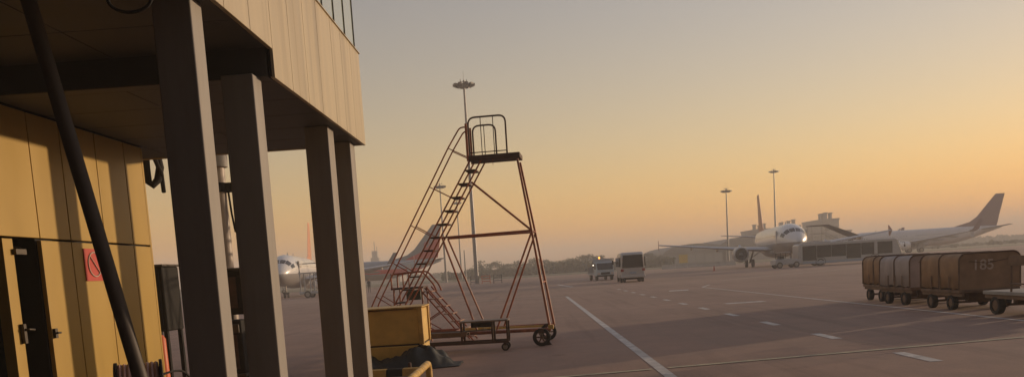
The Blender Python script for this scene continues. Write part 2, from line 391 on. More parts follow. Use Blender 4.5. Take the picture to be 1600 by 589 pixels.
# ------------------------------------------------------------------ things beside the wall
# hose reel
a0 = at_y(181,580,8.7); HR = thing('cable_reel', 'cable drum with pale red striped winding between black flanges, at wall foot', 'reel', (a0.x, 8.7, 0), R(24))
zc = .69
for x in (0,.46): MB().lathe([(.02,x-.015),(.27,x-.015),(.27,x+.015),(.02,x+.015)], 'x', (0,0,zc), 28).build('flange', M['black_metal'], HR)
wind = MB()
for i in range(9): wind.tube(arc((.045+i*.046,0,zc), .228, 0, 2*math.pi*31/32, 31, (0,1,0),(0,0,1)), .024, 6, closed=True)
wind.build('wound_cable', mat('pale_red_cable', (.62,.36,.29), .5, var=.35, scale=4), HR)
MB().lathe([(.19,.02),(.19,.44)], 'x', (0,0,zc), 20).build('hub', M['red'], HR)
for x in (-.05,.51): MB().tube([(x,-.28,.02),(x,0,zc),(x,.28,.02)], .02, 6).tube([(x,-.3,.02),(x,.3,.02)], .02, 6).build('stand', M['black_metal'], HR)
MB().tube([(-.07,0,zc),(.53,0,zc)], .018, 8).build('axle', M['steel'], HR)
pts = [at_y(242,589,8.8), at_y(255,584,9.0), at_y(270,579,9.3), at_y(285,578,9.6), at_y(298,589,9.8), at_y(310,640,10)]
pts[-1].z = .02; pts = [Vector((p.x,p.y,p.z)) for p in pts] + [Vector((pts[-1].x+.6,10.4,.02))]
pts = [Vector((pts[0].x-.12,8.75,.45))]+pts
MB().tube(rounded(pts, .15), .014, 8).build('loose_cable', M['black_metal'], HR).parent = None
o = bpy.data.objects['loose_cable']; o.name = 'loose_cable'; tag(o, 'black cable arching from the striped drum towards the nearest column', 'cable')
# orange plastic bollard just beyond the wall end
b0 = at_y(255,575,12.4); OB = thing('safety_bollard', 'orange plastic bollard half hidden behind the ochre wall end', 'bollard', (b0.x, 12.4, 0))
MB().lathe([(.19,0),(.19,.05),(.11,.06),(.09,.5),(.085,.98),(.05,1.04)], 'z', n=20).build('post', M['orange'], OB)
MB().lathe([(.25,.002),(.25,.04),(.2,.045)], 'z', n=8).build('base', M['rubber'], OB)
# ground power cabinet seen between wall end and nearest column
def cabinet(x0, x1, y, zt, zb, depth, label):
    g = thing('equipment_cabinet', label, 'cabinet', ((x0+x1)/2, y, 0)); w = (x1-x0)/2
    MB().box((-w,-depth/2,zb),(w,depth/2,zt)).build('housing', M['black_metal'], g, .03)
    for i in range(3): MB().box((-w+.05+i*(2*w-.1)/3+.01,-depth/2-.02,zb+.12),(-w+.05+(i+1)*(2*w-.1)/3-.01,-depth/2-.002,zt-.12)).build('panel', M['rust_deck'] if i == 1 else M['black_metal'], g, .01)
    for sx in (-1,1):
        for sy in (-1,1): MB().beam((sx*(w-.06),sy*(depth/2-.06),zb),(sx*(w-.06),sy*(depth/2-.06),.0),.07,.07).build('leg', M['black_metal'], g)
    MB().beam((-w+.06,-depth/2+.01,zb-.02),(w-.06,-depth/2+.01,.15),.06,.05).build('brace', M['black_metal'], g)
    MB().box((-w-.03,-depth/2-.04,zt),(w+.03,depth/2+.04,zt+.04)).build('lid', M['dull'], g, .01)
    return g
qa, qb = at_y(226,440,15), at_y(268,440,15)
cabinet(qa.x, qb.x, 15, 2.18, .98, .7, 'tall dark cabinet on legs seen between ochre wall end and nearest column')
qa, qb = at_y(345,440,14.6), at_y(396,440,14.6)
cabinet(qa.x, qb.x, 14.6, 2.02, 1.22, .5, 'dark cabinet on legs at the grey post behind second column')
q = at_y(378,535,14.2); LC = thing('low_cabinet', 'low grey steel locker with pale lower rim behind second column', 'cabinet', (q.x, 13.9, 0))
MB().box((-.24,-.2,.22),(.2,.2,1.15)).build('housing', M['black_metal'], LC, .02); MB().box((-.27,-.23,.16),(.22,.23,.215)).build('rim', M['dull'], LC, .01)
MB().box((-.2,-.222,.3),(.12,-.203,.9)).build('door', M['rust_deck'], LC, .01); MB().box((-.16,-.16,0),(.13,.16,.158)).build('plinth', M['black_metal'], LC)
MB().box((.03,-.25,.93),(.17,-.203,1.08)).build('switch_box', M['dull'], LC, .01)
# grey post with collar and hanging clamp
q = at_y(350,360,16.2); GP = thing('steel_post', 'grey round steel post with wide collar, behind the two nearest columns', 'post', (q.x, 16.2, 0))
MB().tube([(0,0,0),(0,0,5.6)], .125, 20).build('shaft', mat('post_grey', (.42,.36,.31), .5, var=.15, scale=4), GP)
MB().lathe([(.13,4.1),(.19,4.12),(.20,4.36),(.17,4.42),(.13,4.43)], 'z', n=24).build('collar', M['concrete'], GP)
MB().lathe([(.126,3.62),(.16,3.63),(.16,3.80),(.126,3.81)], 'z', n=20).box((.1,-.08,3.62),(.36,.08,3.80)).build('clamp', M['black_metal'], GP)
MB().tube([(.34,0,3.7),(.30,0,3.2),(.24,-.02,2.85)], .022, 8).tube([(.16,0,3.7),(.19,0,3.2),(.24,-.02,2.82)], .022, 8).build('hanger', M['black_metal'], GP)
# black hose loop under the soffit end
HL = MB()
hp = [(226,236),(228,262),(231,283),(239,289),(247,281),(250,262),(246,246),(240,238)]
HL.tube([at_y(x,y,13.0+.03*i) for i, (x,y) in enumerate(hp)], .065, 10); HL.tube([at_y(238,240,13.1),at_y(246,258,13.05),at_y(252,270,13.1),at_y(256,300,13.3)], .035, 8)
o = tag(HL.build('service_hose', M['black_metal']), 'black service hose looped under the soffit beside the ochre wall end', 'hose')

# ------------------------------------------------------------------ yellow box, tarp, kerb block, guard rail
YB = thing('yellow_bin', 'dull yellow steel bin behind outermost column, lower half draped with tarp', 'bin', (-2.62, 15.45, 0))
MB().box((-.62,-.50,.04),(.50,.50,.42)).box((-.62,-.495,.45),(.495,.495,1.10)).build('body', M['old_yellow'], YB, .015)
MB().box((-.61,-.47,.42),(.48,.48,.45)).build('seam', M['joint'], YB)
MB().box((.44,-.53,.43),(.53,-.44,1.12)).build('corner_post', M['rail_yellow'], YB, .01); MB().box((.44,.44,.43),(.53,.53,1.12)).build('corner_post', M['rail_yellow'], YB, .01)
MB().box((-.66,-.54,1.121),(.54,.54,1.15)).build('rim', M['rail_yellow'], YB, .008)
MB().box((-.60,-.515,.5),(-.54,-.496,1.08)).build('rib', M['old_yellow'], YB)
for sx in (-.5,.35): MB().box((sx,-.45,.0),(sx+.1,.45,.039)).build('skid', M['black_metal'], YB)
# tarp: heap of folded dark sheet
nx, ny = 54, 22; vv = []; ff = []
def smooth(t): t = max(0, min(1, t)); return t*t*(3-2*t)
from mathutils import noise as mn
for j in range(ny+1):
    for i in range(nx+1):
        u, v = i/nx, j/ny
        x = -3.25 + u*1.82; yy = 14.12 + v*.80 + u*.55
        env = smooth(u/.02+.2)*smooth((1-u)/.16)
        prof = .27 - .10*smooth((u-.02)/.18) + .22*math.exp(-((u-.60)/.17)**2) - .12*smooth((u-.75)/.2)
        side = smooth(v/.45)*smooth((1-v)/.10+.15)
        fold = .045*mn.noise(Vector((u*9, v*3+u*5, 1.3))) + .03*mn.noise(Vector((u*24, v*9, 4.1))) + .03*math.sin(u*34+v*6+3*mn.noise(Vector((u*3,v*3,0))))
        z = max(.012, (prof+fold*1.1)*env*side)
        vv.append((x + .05*mn.noise(Vector((u*5,v*5,9))), min(yy, 14.90) if u < .68 else yy, z))
for j in range(ny):
    for i in range(nx): a = j*(nx+1)+i; ff.append((a, a+1, a+nx+2, a+nx+1))
mb = MB().quadmesh(vv, ff, True)
o = tag(mb.build('tarp', M['tarp']), 'crumpled dark tarp heaped on the ground along the yellow bin', 'tarp')
sm_ = o.modifiers.new('thick', 'SOLIDIFY'); sm_.thickness = .012; sm_.offset = 1
KB = thing('kerb_block', 'black and yellow striped low kerb block in front of the tarp', 'block', (-2.62, 13.82, 0))
for i in range(4): MB().prism([(-.12,0),(.12,0),(.08,.13),(-.08,.13)], (-.56+i*.28,-.56+i*.28+.277), 'x').build('segment', M['rail_yellow'] if i % 2 else M['black_metal'], KB, .01)
GR = thing('guard_rail', 'low yellow pipe guard rail in the foreground beside the outermost column', 'guard rail', (-1.44, 8.6, 0))
MB().tube(rounded([(0,-1.9,.0),(0,-1.9,.55),(0,1.95,.55),(0,1.95,.0)], .12), .045, 16).build('pipe', M['rail_yellow'], GR)
for y in np.arange(-1.5,1.8,.38): MB().lathe([(.0455,y-.03),(.048,y-.028),(.048,y+.028),(.0455,y+.03)], 'y', (0,0,.55), 16).build('band', M['old_yellow'], GR)
for y in (-.6,.7): MB().tube([(0,y,0),(0,y,.5)], .038, 12).build('post', M['rail_yellow'], GR)
q = on_ground(641,581); BS = tag(MB().lathe([(.06,0),(.06,.02),(.035,.03),(.03,.17),(.02,.18)], 'z', (q.x,q.y,0), 12).build('stub_post', M['rust_deck']), 'short rusty stub post on the apron beside the yellow guard rail end', 'post')

# ------------------------------------------------------------------ tall maintenance stand
def wheel(name, parent, c, r, w, axis, m_t=None, spokes=False, rim=None):
    t = MB().lathe([(r*.62,-w/2),(r*.94,-w/2),(r,-w*.3),(r,w*.3),(r*.94,w/2),(r*.62,w/2)], axis, c, 24, cap=False).build(name, m_t or M['rubber'], parent)
    hub = MB()
    if spokes:
        hub.lathe([(r*.6,-w*.3),(r*.68,-w*.3),(r*.68,w*.3),(r*.6,w*.3)], axis, c, 20, cap=False); hub.lathe([(r*.2,-w*.4),(r*.2,w*.4)], axis, c, 12)
        for k in range(6):
            a = k*math.pi/3; e = {'x':(0,math.cos(a),math.sin(a)),'y':(math.cos(a),0,math.sin(a))}[axis]
            hub.beam(c, Vector(c)+Vector(e)*r*.66, r*.14, w*.4, (1,0,0) if axis == 'x' else (0,1,0))
    else: hub.lathe([(.01,-w*.42),(r*.25,-w*.45),(r*.63,-w*.34),(r*.63,w*.34),(r*.25,w*.45),(.01,w*.42)], axis, c, 18)
    hub.build('rim', rim or M['steel'], t)
    return t
ts = R(5.2)
D_ = Vector((math.sin(ts),math.cos(ts),0)); P0 = Vector((.20,17.75,0))+D_*.7
ST = thing('maintenance_stand', 'tall rusty red wheeled maintenance stair stand with railed top platform', 'maintenance stand', P0, -ts)
def hw(z): return .70 + (.30-.70)*(z-.36)/(4.2-.36)
def both(f):
    for s in (-1,1): f(s)
def pt(u, z, s, w=None): return (u, s*(hw(z) if w is None else w), z)
SW = .27                                         # half width of the stair
both(lambda s: MB().tube([pt(-3.95,.36,s,.7),pt(.16,.36,s,.7)], .04, 10).build('base_rail', M['rust'], ST))
for u in (-3.9,-2.1,.08): MB().tube([(u,-.7,.36),(u,.7,.36)], .035, 10).build('cross_rail', M['rust'], ST)
both(lambda s: MB().beam(pt(-2.1,.37,s,.62),pt(-.05,.345,s,.62),.06,.05).build('base_plank', M['old_yellow'], ST))
both(lambda s: MB().tube([pt(.14,.38,s),pt(-.16,2.55,s),pt(-.40,4.16,s)], [.03,.028,.026], 10).build('leg', M['rust'], ST))
both(lambda s: MB().tube([pt(-.16,2.54,s),pt(-1.06,.4,s)], .022, 8).build('strut', M['rust'], ST))
both(lambda s: MB().tube([pt(-2.22,2.54,s,.34),pt(-1.5,.4,s,.66)], .022, 8).build('strut', M['rust'], ST))
both(lambda s: MB().tube([pt(-.16,2.56,s),pt(-2.22,2.54,s,.34)], .022, 8).build('tie', M['rust'], ST))
MB().tube([(-1.47,-.27,3.73),(-.16,-.46,2.56)], .024, 8).build('diagonal', M['rust'], ST)
for z in (2.56,1.4): MB().tube([pt(.14-.30*(z-.38)/2.17,z,-1),pt(.14-.30*(z-.38)/2.17,z,1)], .018, 8).build('leg_tie', M['rust'], ST)
top_u, top_z = -1.47, 4.22; k = (-3.5+1.47)/(1.02-4.22)      # du/dz of the stair
zb = .40; ub = top_u+(zb-top_z)*k
both(lambda s: MB().tube([(top_u,s*SW,top_z),(ub,s*SW,zb)], .019, 8).build('stringer', M['rust'], ST))
both(lambda s: MB().tube([(top_u+.26,s*SW,top_z),(ub+.26,s*SW,zb)], .019, 8).build('stringer', M['rust'], ST))
z = 4.0; first = None
while z > .5:
    u = top_u+(z-top_z)*k
    if first is None: first = MB().box((.0,-SW,-.016),(.25,SW,.016)).build('tread', M['rust_deck'], ST, .004, (u+.005,0,z))
    else: link('tread', first.data, ST, .004, (u+.005,0,z))
    z -= .288
# handrails
def hand(s):
    kk = (-3.52+1.95)/(1.91-4.53)
    pts = [(-1.50,s*SW,4.95),(-1.66,s*SW,4.95),(-1.95,s*SW,4.53),(-3.88,s*SW,4.53+(-3.88+1.95)/kk),(-4.04,s*SW,1.02),(-4.04,s*SW,.42)]
    MB().tube(rounded(pts,.12), .017, 8).build('handrail', M['rust'], ST)
    for z in (4.52,3.7,2.87,2.05,1.3):
        u = -1.95+(z-4.53)*kk; zz = z-.27; uu = top_u+(zz-top_z)*k
        MB().tube([(u,s*SW,z),(uu,s*SW,zz)], .012, 6).build('baluster', M['rust'], ST)
both(hand)
# platform with railings
MB().box((-1.50,-.32,4.20),(-.34,.32,4.31)).build('platform', M['rust_deck'], ST, .012)
def loop(s, u1, zt):
    MB().tube(rounded([(-1.46,s*.3,4.31),(-1.46,s*.3,zt),(u1,s*.3,zt),(u1,s*.3,4.31)], .16, 6), .02, 8).build('guard_loop', M['rust_deck'], ST)
    MB().tube([(-1.46,s*.3,4.37),(u1,s*.3,4.37)], .012, 6).build('toe_rail', M['rust_deck'], ST)
    n = 2 if s < 0 else 1
    for i in range(n):
        u = -1.46+(u1+1.46)*(i+1)/(n+1); MB().tube([(u,s*.3,4.31),(u,s*.3,zt)], .010, 6).build('guard_bar', M['rust_deck'], ST)
loop(-1,-.62,5.14); loop(1,-.93,5.06)
both(lambda s: MB().beam((-1.515,s*.29,4.2),(-1.515,s*.29,5.02),.03,.05).build('gate_post', M['rust'], ST))
MB().tube([(-.95,-.33,4.2),(-.95,-.33,4.06)], .006, 5).build('hook', M['rust'], ST)
for (u, s, w) in ((-.05,-.78,'near'),(.0,.62,'far'),(-3.8,-.72,'n'),(-3.8,.62,'f')):
    t = wheel('wheel', ST, (u,s,.20), .20, .075, 'y', None, True, M['cart'])
    MB().beam((u,s-.06,.36),(u,s-.06,.20),.05,.015).beam((u,s+.06,.36),(u,s+.06,.20),.05,.015).box((u-.06,s-.08,.30),(u+.06,s+.08,.40)).build('fork', M['rust_deck'], ST)
MB().box((.10,-.74,.36),(.22,-.64,.46)).build('end_cap', M['rail_yellow'], ST, .01)

# long low trolley in front of the stand
ct = on_ground(790,548); TR = thing('flat_trolley', 'low brown trolley with raised shelf standing in front of the tall stand', 'trolley', (ct.x, ct.y+.1, 0), -R(3))
L0 = -1.80
for s in (-.02,.42): MB().beam((L0,s,.20),(.08,s,.20),.045,.05).build('lower_rail', M['rust_deck'], TR, .005)
for s in (-.02,.42): MB().beam((L0,s,.40),(-.82,s,.40),.05,.11).build('side_beam', mat('brown_beam', (.16,.095,.06), .6, var=.25), TR, .008)
MB().box((L0,.01,.41),(-.83,.39,.44)).build('deck', M['rust_deck'], TR)
for x in (-.93,-.26,.06):
    for s in (-.02,.42): MB().beam((x,s,.22),(x,s,.64),.04,.04).build('upright', M['rust_deck'], TR)
for x in (L0+.03,): 
    for s in (-.02,.42): MB().beam((x,s,.22),(x,s,.36),.04,.04).build('upright', M['rust_deck'], TR)
MB().box((-.96,-.06,.641),(.09,.46,.675)).build('shelf', mat('shelf_board', (.20,.15,.115), .6, var=.25), TR, .005)
MB().box((-.72,.0,.53),(-.28,.36,.638)).build('drawer', M['black_metal'], TR, .006)
for x in (0,L0+.12,):
    for s in (.0,.40):
        wheel('caster', TR, (x,s,.085), .085, .05, 'y'); MB().box((x-.03,s-.04,.12),(x+.03,s+.04,.174)).build('fork', M['rust_deck'], TR)
MB().tube([(-.55,.2,.46),(-.45,.15,.48),(-.3,.18,.46),(-.9,.2,.45)], .02, 6).build('strap', M['concrete'], TR)

# small step stair behind the stand
sb = at_y(737,527,20.3); SS = thing('step_stair', 'short rusty step stair with small railed landing, behind the tall stand', 'step stair', (sb.x, 20.3, 0), -R(4))
def sl(x, y):                                    # photo pixel on the stair's mid plane -> local (u, z)
    p = at_y(x, y, 20.3); return (p.x-sb.x, p.z)
u0, z0 = 0.0, .14; u1, z1 = sl(663,448); W2 = .33
for s in (-W2,W2):
    for off in (0,.20): MB().tube([(u0-.1+off,s,.02),(u1-.1+off,s,z1)], .02, 8).build('stringer', M['rust'], SS)
first = None
n = 6
for i in range(n+1):
    t = i/(n+.6); u, z = u0+(u1-u0)*t, z0+(z1-z0)*t
    if first is None: first = MB().box((-.11,-W2,-.012),(.13,W2,.012)).build('tread', M['tread'], SS, .004, (u,0,z))
    else: link('tread', first.data, SS, .004, (u,0,z))
ul = sl(614,455)[0]
MB().box((ul,-W2,z1-.03),(u1+.02,W2,z1+.02)).build('landing', M['rust_deck'], SS, .006)
for s in (-W2,W2):
    MB().tube(rounded([(ul+.03,s,z1),(ul+.03,s,z1+.36),(u1+.02,s,z1+.40),(u1+.30,s,z1+.05),(u1+.36,s,z1-.12)], .1), .022, 8).build('guard_rail_loop', M['rust'], SS)
    MB().tube([(ul+.33,s,z1),(ul+.33,s,z1+.36)], .016, 6).build('guard_bar', M['rust'], SS)
    MB().tube([(ul+.08,s,z1),(ul+.02,s,.0)], .022, 8).build('leg', M['rust'], SS); MB().tube([(u1-.02,s,z1),(u1+.02,s,.0)], .022, 8).build('leg', M['rust'], SS)
    MB().tube([(ul+.06,s,.95),(u1+.6,s,.12)], .015, 6).build('cross_brace', M['rust'], SS)
    MB().tube([(u1+.42,s,.80),(ul+.04,s,.10)], .015, 6).build('cross_brace', M['rust'], SS)
MB().tube([(ul+.03,-W2,.92),(ul+.03,W2,.92)], .018, 6).tube([(u1,-W2,.92),(u1,W2,.92)], .018, 6).tube([(ul+.03,-W2,.92),(u1,-W2,.92)], .018, 6).build('leg_tie', M['rust'], SS)
MB().tube([(ul+.03,-W2,z1+.36),(ul+.03,W2,z1+.36)], .02, 6).build('end_rail', M['rust'], SS)
TB = thing('tool_box', 'dark green tool box hung under the small step stair landing', 'tool box', (sb.x+u1-.20, 20.3-.42, z1-.30))
MB().box((-.20,-.06,0),(.16,.12,.24)).build('case', mat('dark_green_paint', (.04,.05,.03), .5), TB, .02); MB().tube([(-.1,.03,.24),(-.1,.03,.30),(.06,.03,.30),(.06,.03,.24)], .012, 6).build('handle', M['black_metal'], TB)
q = on_ground(864,538); CH = tag(MB().prism([(-.10,0),(.10,0),(.02,.11),(-.02,.11)], (-.12,.12), 'y').build('wheel_chock', M['rust_deck'], None, .008, (q.x-.12,17.93,.004)), 'small dark wheel chock beside the tall stand right wheel', 'chock')
#PART2
# unseen block added behind the viewpoint to keep sky light off the column fronts
tb(MB().box((-80,-32,0),(260,-9,20)), 'unseen_sky_block', M['glass'], .05)

# ------------------------------------------------------------------ aircraft (local x = right-hand side seen from the nose, y = aft, z up)
def livery(name, top, belly, zb, stripe=None, zs=None, rough=.3):
    m, nt, b = new_mat(name); L = nt.links
    tc = add(nt, 'ShaderNodeTexCoord'); sx = add(nt, 'ShaderNodeSeparateXYZ'); L.new(tc.outputs['Object'], sx.inputs[0])
    def step(e):
        n = add(nt, 'ShaderNodeMath', operation='GREATER_THAN'); L.new(sx.outputs[2], n.inputs[0]); n.inputs[1].default_value = e; return n.outputs[0]
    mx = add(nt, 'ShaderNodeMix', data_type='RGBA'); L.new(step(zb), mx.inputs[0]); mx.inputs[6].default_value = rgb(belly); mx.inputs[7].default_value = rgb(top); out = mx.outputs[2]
    if stripe:
        s = add(nt, 'ShaderNodeMath', operation='SUBTRACT'); L.new(step(zs[0]), s.inputs[0]); L.new(step(zs[1]), s.inputs[1])
        m2 = add(nt, 'ShaderNodeMix', data_type='RGBA'); L.new(s.outputs[0], m2.inputs[0]); L.new(out, m2.inputs[6]); m2.inputs[7].default_value = rgb(stripe); out = m2.outputs[2]
    n1 = add(nt, 'ShaderNodeTexNoise'); n1.inputs['Scale'].default_value = .8; n1.inputs['Detail'].default_value = 6; L.new(tc.outputs['Object'], n1.inputs['Vector'])
    r = add(nt, 'ShaderNodeMapRange'); r.inputs[3].default_value = .82; r.inputs[4].default_value = 1.1; L.new(n1.outputs[0], r.inputs[0])
    v = add(nt, 'ShaderNodeVectorMath', operation='SCALE'); L.new(out, v.inputs[0]); L.new(r.outputs[0], v.inputs['Scale'])
    L.new(v.outputs[0], b.inputs['Base Color']); b.inputs['Roughness'].default_value = rough; b.inputs['Coat Weight'].default_value = .25; b.inputs['Coat Roughness'].default_value = .15
    return m
def airfoil(le, te, t, up=(0,0,1)):
    le, te, up = Vector(le), Vector(te), Vector(up); c = te-le
    prof = [(0,0),(.08,.6),(.3,1),(.6,.7),(1,.03),(.6,-.35),(.3,-.6),(.08,-.45)]
    return [le+c*a+up*(t*b*.5) for a, b in prof]
def airliner(label, x, y, t, fus, fin_m, kind='a', wing_m=None, eng_m=None, fin2=None, emblem=False, group='parked airliners', tip='fence', open_door=False):
    A = thing('airliner', label, 'airliner', (x, y, 0), -R(t), group)
    wing_m = wing_m or M['wing_grey']; eng_m = eng_m or M['white']
    zc = 3.55 if kind == 'a' else 3.35
    Rr = 1.98 if kind == 'a' else 1.92
    stn = [(0,.02,-.55),(.12,.32,-.54),(.45,.66,-.5),(1.0,1.0,-.40),(1.8,1.34,-.27),(2.8,1.62,-.15),(4.0,1.82,-.06),(5.6,1.96,0),(8,1.98,0),(14,1.98,0),(20,1.98,0),(24,1.98,0),
           (26.5,1.88,.09),(29,1.62,.33),(31.5,1.25,.66),(34,.82,1.02),(36,.48,1.28),(37.3,.22,1.42),(37.57,.05,1.46)]
    k = 1.0 if kind == 'a' else 38.0/37.57
    n = 28; rings = []
    for s_, r_, z_ in stn:
        r_ = r_*Rr/1.98
        rings.append([(r_*math.sin(2*math.pi*i/n), s_*k, zc+z_+r_*1.03*math.cos(2*math.pi*i/n)) for i in range(n)])
    body = MB().loft(rings).build('fuselage', fus, A)
    # belly fairing
    fr = []
    for s_, w_, h_ in ((10.5,.3,.2),(11.5,1.5,.7),(13.5,2.0,.95),(18,2.0,.95),(20,1.5,.7),(21.2,.3,.2)):
        fr.append([(w_*math.sin(2*math.pi*i/16), s_*k, zc-1.45+h_*math.cos(2*math.pi*i/16)) for i in range(16)])
    MB().loft(fr).build('belly_fairing', M['grey_paint'], A)
    for s in (-1,1):
        root = airfoil((s*1.5,11.6*k,zc-1.25),(s*1.5,18.6*k,zc-1.15),.95)
        kink = airfoil((s*6.2,14.6*k,zc-.80),(s*6.2,18.7*k,zc-.70),.60)
        tipr = airfoil((s*16.8,21.0*k,zc+.55),(s*16.8,22.6*k,zc+.58),.22)
        w = MB().loft([root,kink,tipr]).build('wing', wing_m, A)
        for yy, zz in ((4.0,zc-1.0),(8.3,zc-.75),(12.0,zc-.28)):
            sy = 18.8+(yy-6.2)*.33 if yy > 6 else 18.4
            MB().loft([[(s*yy+.16*r_*math.sin(a), (sy+d_)*k, zz+.2*r_*math.cos(a)-.06) for a in np.linspace(0,2*math.pi,9)[:-1]] for d_, r_ in ((-2.2,.1),(-1.2,1),(.3,.9),(1.0,.1))]).build('flap_fairing', wing_m, w)
        if tip == 'fence':
            MB().prism([(21.1*k,zc+.6),(22.7*k,zc+1.35),(23.0*k,zc+1.35),(22.7*k,zc+.2),(22.6*k,zc-.2),(22.2*k,zc-.2)], (s*16.82,s*16.90), 'x').build('wingtip_fence', fin_m, w)
        else:
            MB().loft([airfoil((s*16.8,21.0*k,zc+.55),(s*16.8,22.6*k,zc+.58),.2), airfoil((s*17.35,21.6*k,zc+.95),(s*17.35,23.0*k,zc+.97),.14,(s,0,.6)), airfoil((s*17.75,22.9*k,zc+3.0),(s*17.75,23.6*k,zc+3.0),.08,(s,0,.2))]).build('winglet', fin_m, w)
        # engine
        ec = (s*5.75, 0, 1.95 if kind == 'a' else 1.75)
        e = MB().lathe([(.84,10.15),(1.0,10.25),(1.1,10.9),(1.1,12.2),(.92,13.6),(.78,14.1),(.74,14.05)], 'y', ec, 26, cap=False).build('engine', eng_m, A)
        MB().lathe([(.84,10.15),(.80,10.6),(.80,10.9)], 'y', ec, 26, cap=False).build('intake', M['steel'], e)
        MB().lathe([(.80,10.9),(.02,10.86)], 'y', ec, 26).build('fan', M['fan'], e)
        MB().lathe([(.02,10.45),(.16,10.65),(.25,10.88)], 'y', ec, 14).build('spinner', M['grey_paint'], e)
        MB().lathe([(.70,13.7),(.5,14.9),(.3,15.3)], 'y', ec, 18).build('exhaust', M['fan'], e)
        MB().prism([(11.6,ec[2]+1.0),(14.6,ec[2]+.75),(16.6,zc-.75),(15.2,zc-.72),(12.4,ec[2]+1.35)], (s*5.75-.14,s*5.75+.14), 'x').build('pylon', eng_m, e)
        # tailplane
        MB().loft([airfoil((s*.5,31.9*k,zc+1.05),(s*.5,35.6*k,zc+1.1),.36), airfoil((s*6.2,35.2*k,zc+1.75),(s*6.2,36.6*k,zc+1.77),.14)]).build('tailplane', wing_m, A)
        # main gear
        gx = s*3.8 if kind == 'a' else s*2.9
        gl = MB().tube([(gx*.86,17.5*k,zc-1.2),(gx,17.7*k,.6)], .13, 10).tube([(gx*.55,17.6*k,zc-1.2),(gx*.98,17.7*k,1.2)], .07, 8).build('landing_gear', M['steel'], A)
        for d_ in (-.46,.46): wheel('wheel', gl, (gx+d_,17.7*k,.58), .58, .38, 'x')
        MB().box((gx-.05+s*.55,17.0*k,.9),(gx+.05+s*.55,18.3*k,2.0)).build('gear_door', wing_m, gl)
        # windows
        wr = MB(); y0 = 5.6
        while y0 < 29:
            if not 15.6 < y0 < 17.0:
                z_ = zc+.42; r_ = Rr if y0 < 24.5 else Rr-(y0-24.5)*.072
                x_ = s*math.sqrt(max(.1,r_**2-.42**2))+s*.012
                wr.quadmesh([(x_,y0,z_-.17),(x_,y0+.25,z_-.17),(x_-s*.05,y0+.25,z_+.17),(x_-s*.05,y0,z_+.17)], [(0,1,2,3)])
            y0 += .53
        wr.build('cabin_windows', M['glass'], body, recalc=False)
        for yd in (4.6,30.0):
            r_ = Rr*.955 if yd < 10 else Rr*.77
            MB().prism([(yd,zc-.55),(yd+.8,zc-.55),(yd+.8,zc+1.1),(yd,zc+1.1)], (s*(r_-.12),s*(r_+.015)), 'x').build('cabin_door', M['glass'] if open_door and yd < 10 and s > 0 else M['grey_paint'], body)
    # cockpit windows: six panes round the nose
    cw = MB()
    def nose_pt(ang, s_):                        # ang from the top, around the section
        for (s1,r1,z1),(s2,r2,z2) in zip(stn,stn[1:]):
            if s1 <= s_ <= s2:
                f = (s_-s1)/(s2-s1); r_ = (r1+(r2-r1)*f)*Rr/1.98+.015; z_ = z1+(z2-z1)*f
                return (r_*math.sin(ang), s_*k, zc+z_+r_*1.03*math.cos(ang))
    for a0, a1, s0, s1 in ((.04,.50,1.32,2.25),(.55,.98,1.42,2.42),(1.03,1.32,1.75,2.9)):
        for s in (-1,1):
            mb = MB(); g_ = []
            for i in range(4):
                for j in range(4):
                    a = a0+(a1-a0)*i/3; w_ = (s0+.28*a)+(s1-s0)*j/3; g_.append(nose_pt(s*a, w_))
            mb.quadmesh(g_, [(i*4+j,i*4+j+1,i*4+j+5,i*4+j+4) for i in range(3) for j in range(3)], True).build('cockpit_window', M['glass'], body, recalc=False)
    # fin
    if kind == 'a': prof = [((28.6,zc+1.55),(36.2,zc+1.55),.30),((31.2,zc+2.6),(36.3,zc+2.6),.40),((34.9,zc+8.1),(37.4,zc+8.1),.22)]
    else: prof = [((26.0,zc+1.72),(36.6,zc+1.4),.25),((30.6,zc+2.9),(37.0,zc+2.6),.40),((32.2,zc+4.0),(37.3,zc+4.0),.36),((36.5,zc+9.0),(38.6,zc+9.0),.20)]
    fb = MB().loft([airfoil((0,a[0],a[1]),(0,b_[0],b_[1]),th,(1,0,0)) for a, b_, th in prof]).build('fin', fin_m, A)
    if fin2:                                     # rudder in a second colour
        if kind == 'a': rp = [(34.6,zc+1.9),(36.32,zc+1.9),(37.36,zc+7.7),(36.75,zc+7.7)]
        else: rp = [(29.8,zc+1.85),(37.15,zc+2.1),(38.1,zc+6.4),(37.2,zc+6.2),(34.2,zc+3.6)]
        MB().prism(rp, (-.215,.215), 'x').build('rudder', fin2, fb)
    if emblem:                                   # stylised red curl on the fin
        e = MB()
        for s in (-1,1):
            c0 = (s*.21,35.0,zc+4.9)
            e.tube([Vector(c0)+Vector((0,.95*r_*math.cos(a),.95*r_*math.sin(a))) for a, r_ in [(i*.42, .25+.052*i) for i in range(15)]], .12, 6)
            e.tube([(c0[0],c0[1]-.9,c0[2]-.7),(c0[0],c0[1]-.2,c0[2]-1.1),(c0[0],c0[1]+.8,c0[2]-.9)], .13, 6)
        e.build('fin_emblem', M['red_fin'], fb)
    # nose gear
    ng = MB().tube([(0,4.9,zc-1.6),(0,5.1,.45)], .09, 10).build('nose_gear', M['steel'], A)
    for d_ in (-.24,.24): wheel('wheel', ng, (d_,5.1,.38), .38, .22, 'x')
    MB().tube([(0,9,zc+Rr),(0,9.15,zc+Rr+.45)], [.12,.03], 6).build('antenna', M['grey_paint'], body)
    MB().prism([(14.0,zc+Rr),(14.6,zc+Rr),(14.9,zc+Rr+.5),(14.6,zc+Rr+.5)], (-.03,.03), 'x').build('antenna', M['grey_paint'], body)
    return A
fus_w = livery('white_over_grey', (.70,.70,.71), (.30,.29,.29), 3.05)
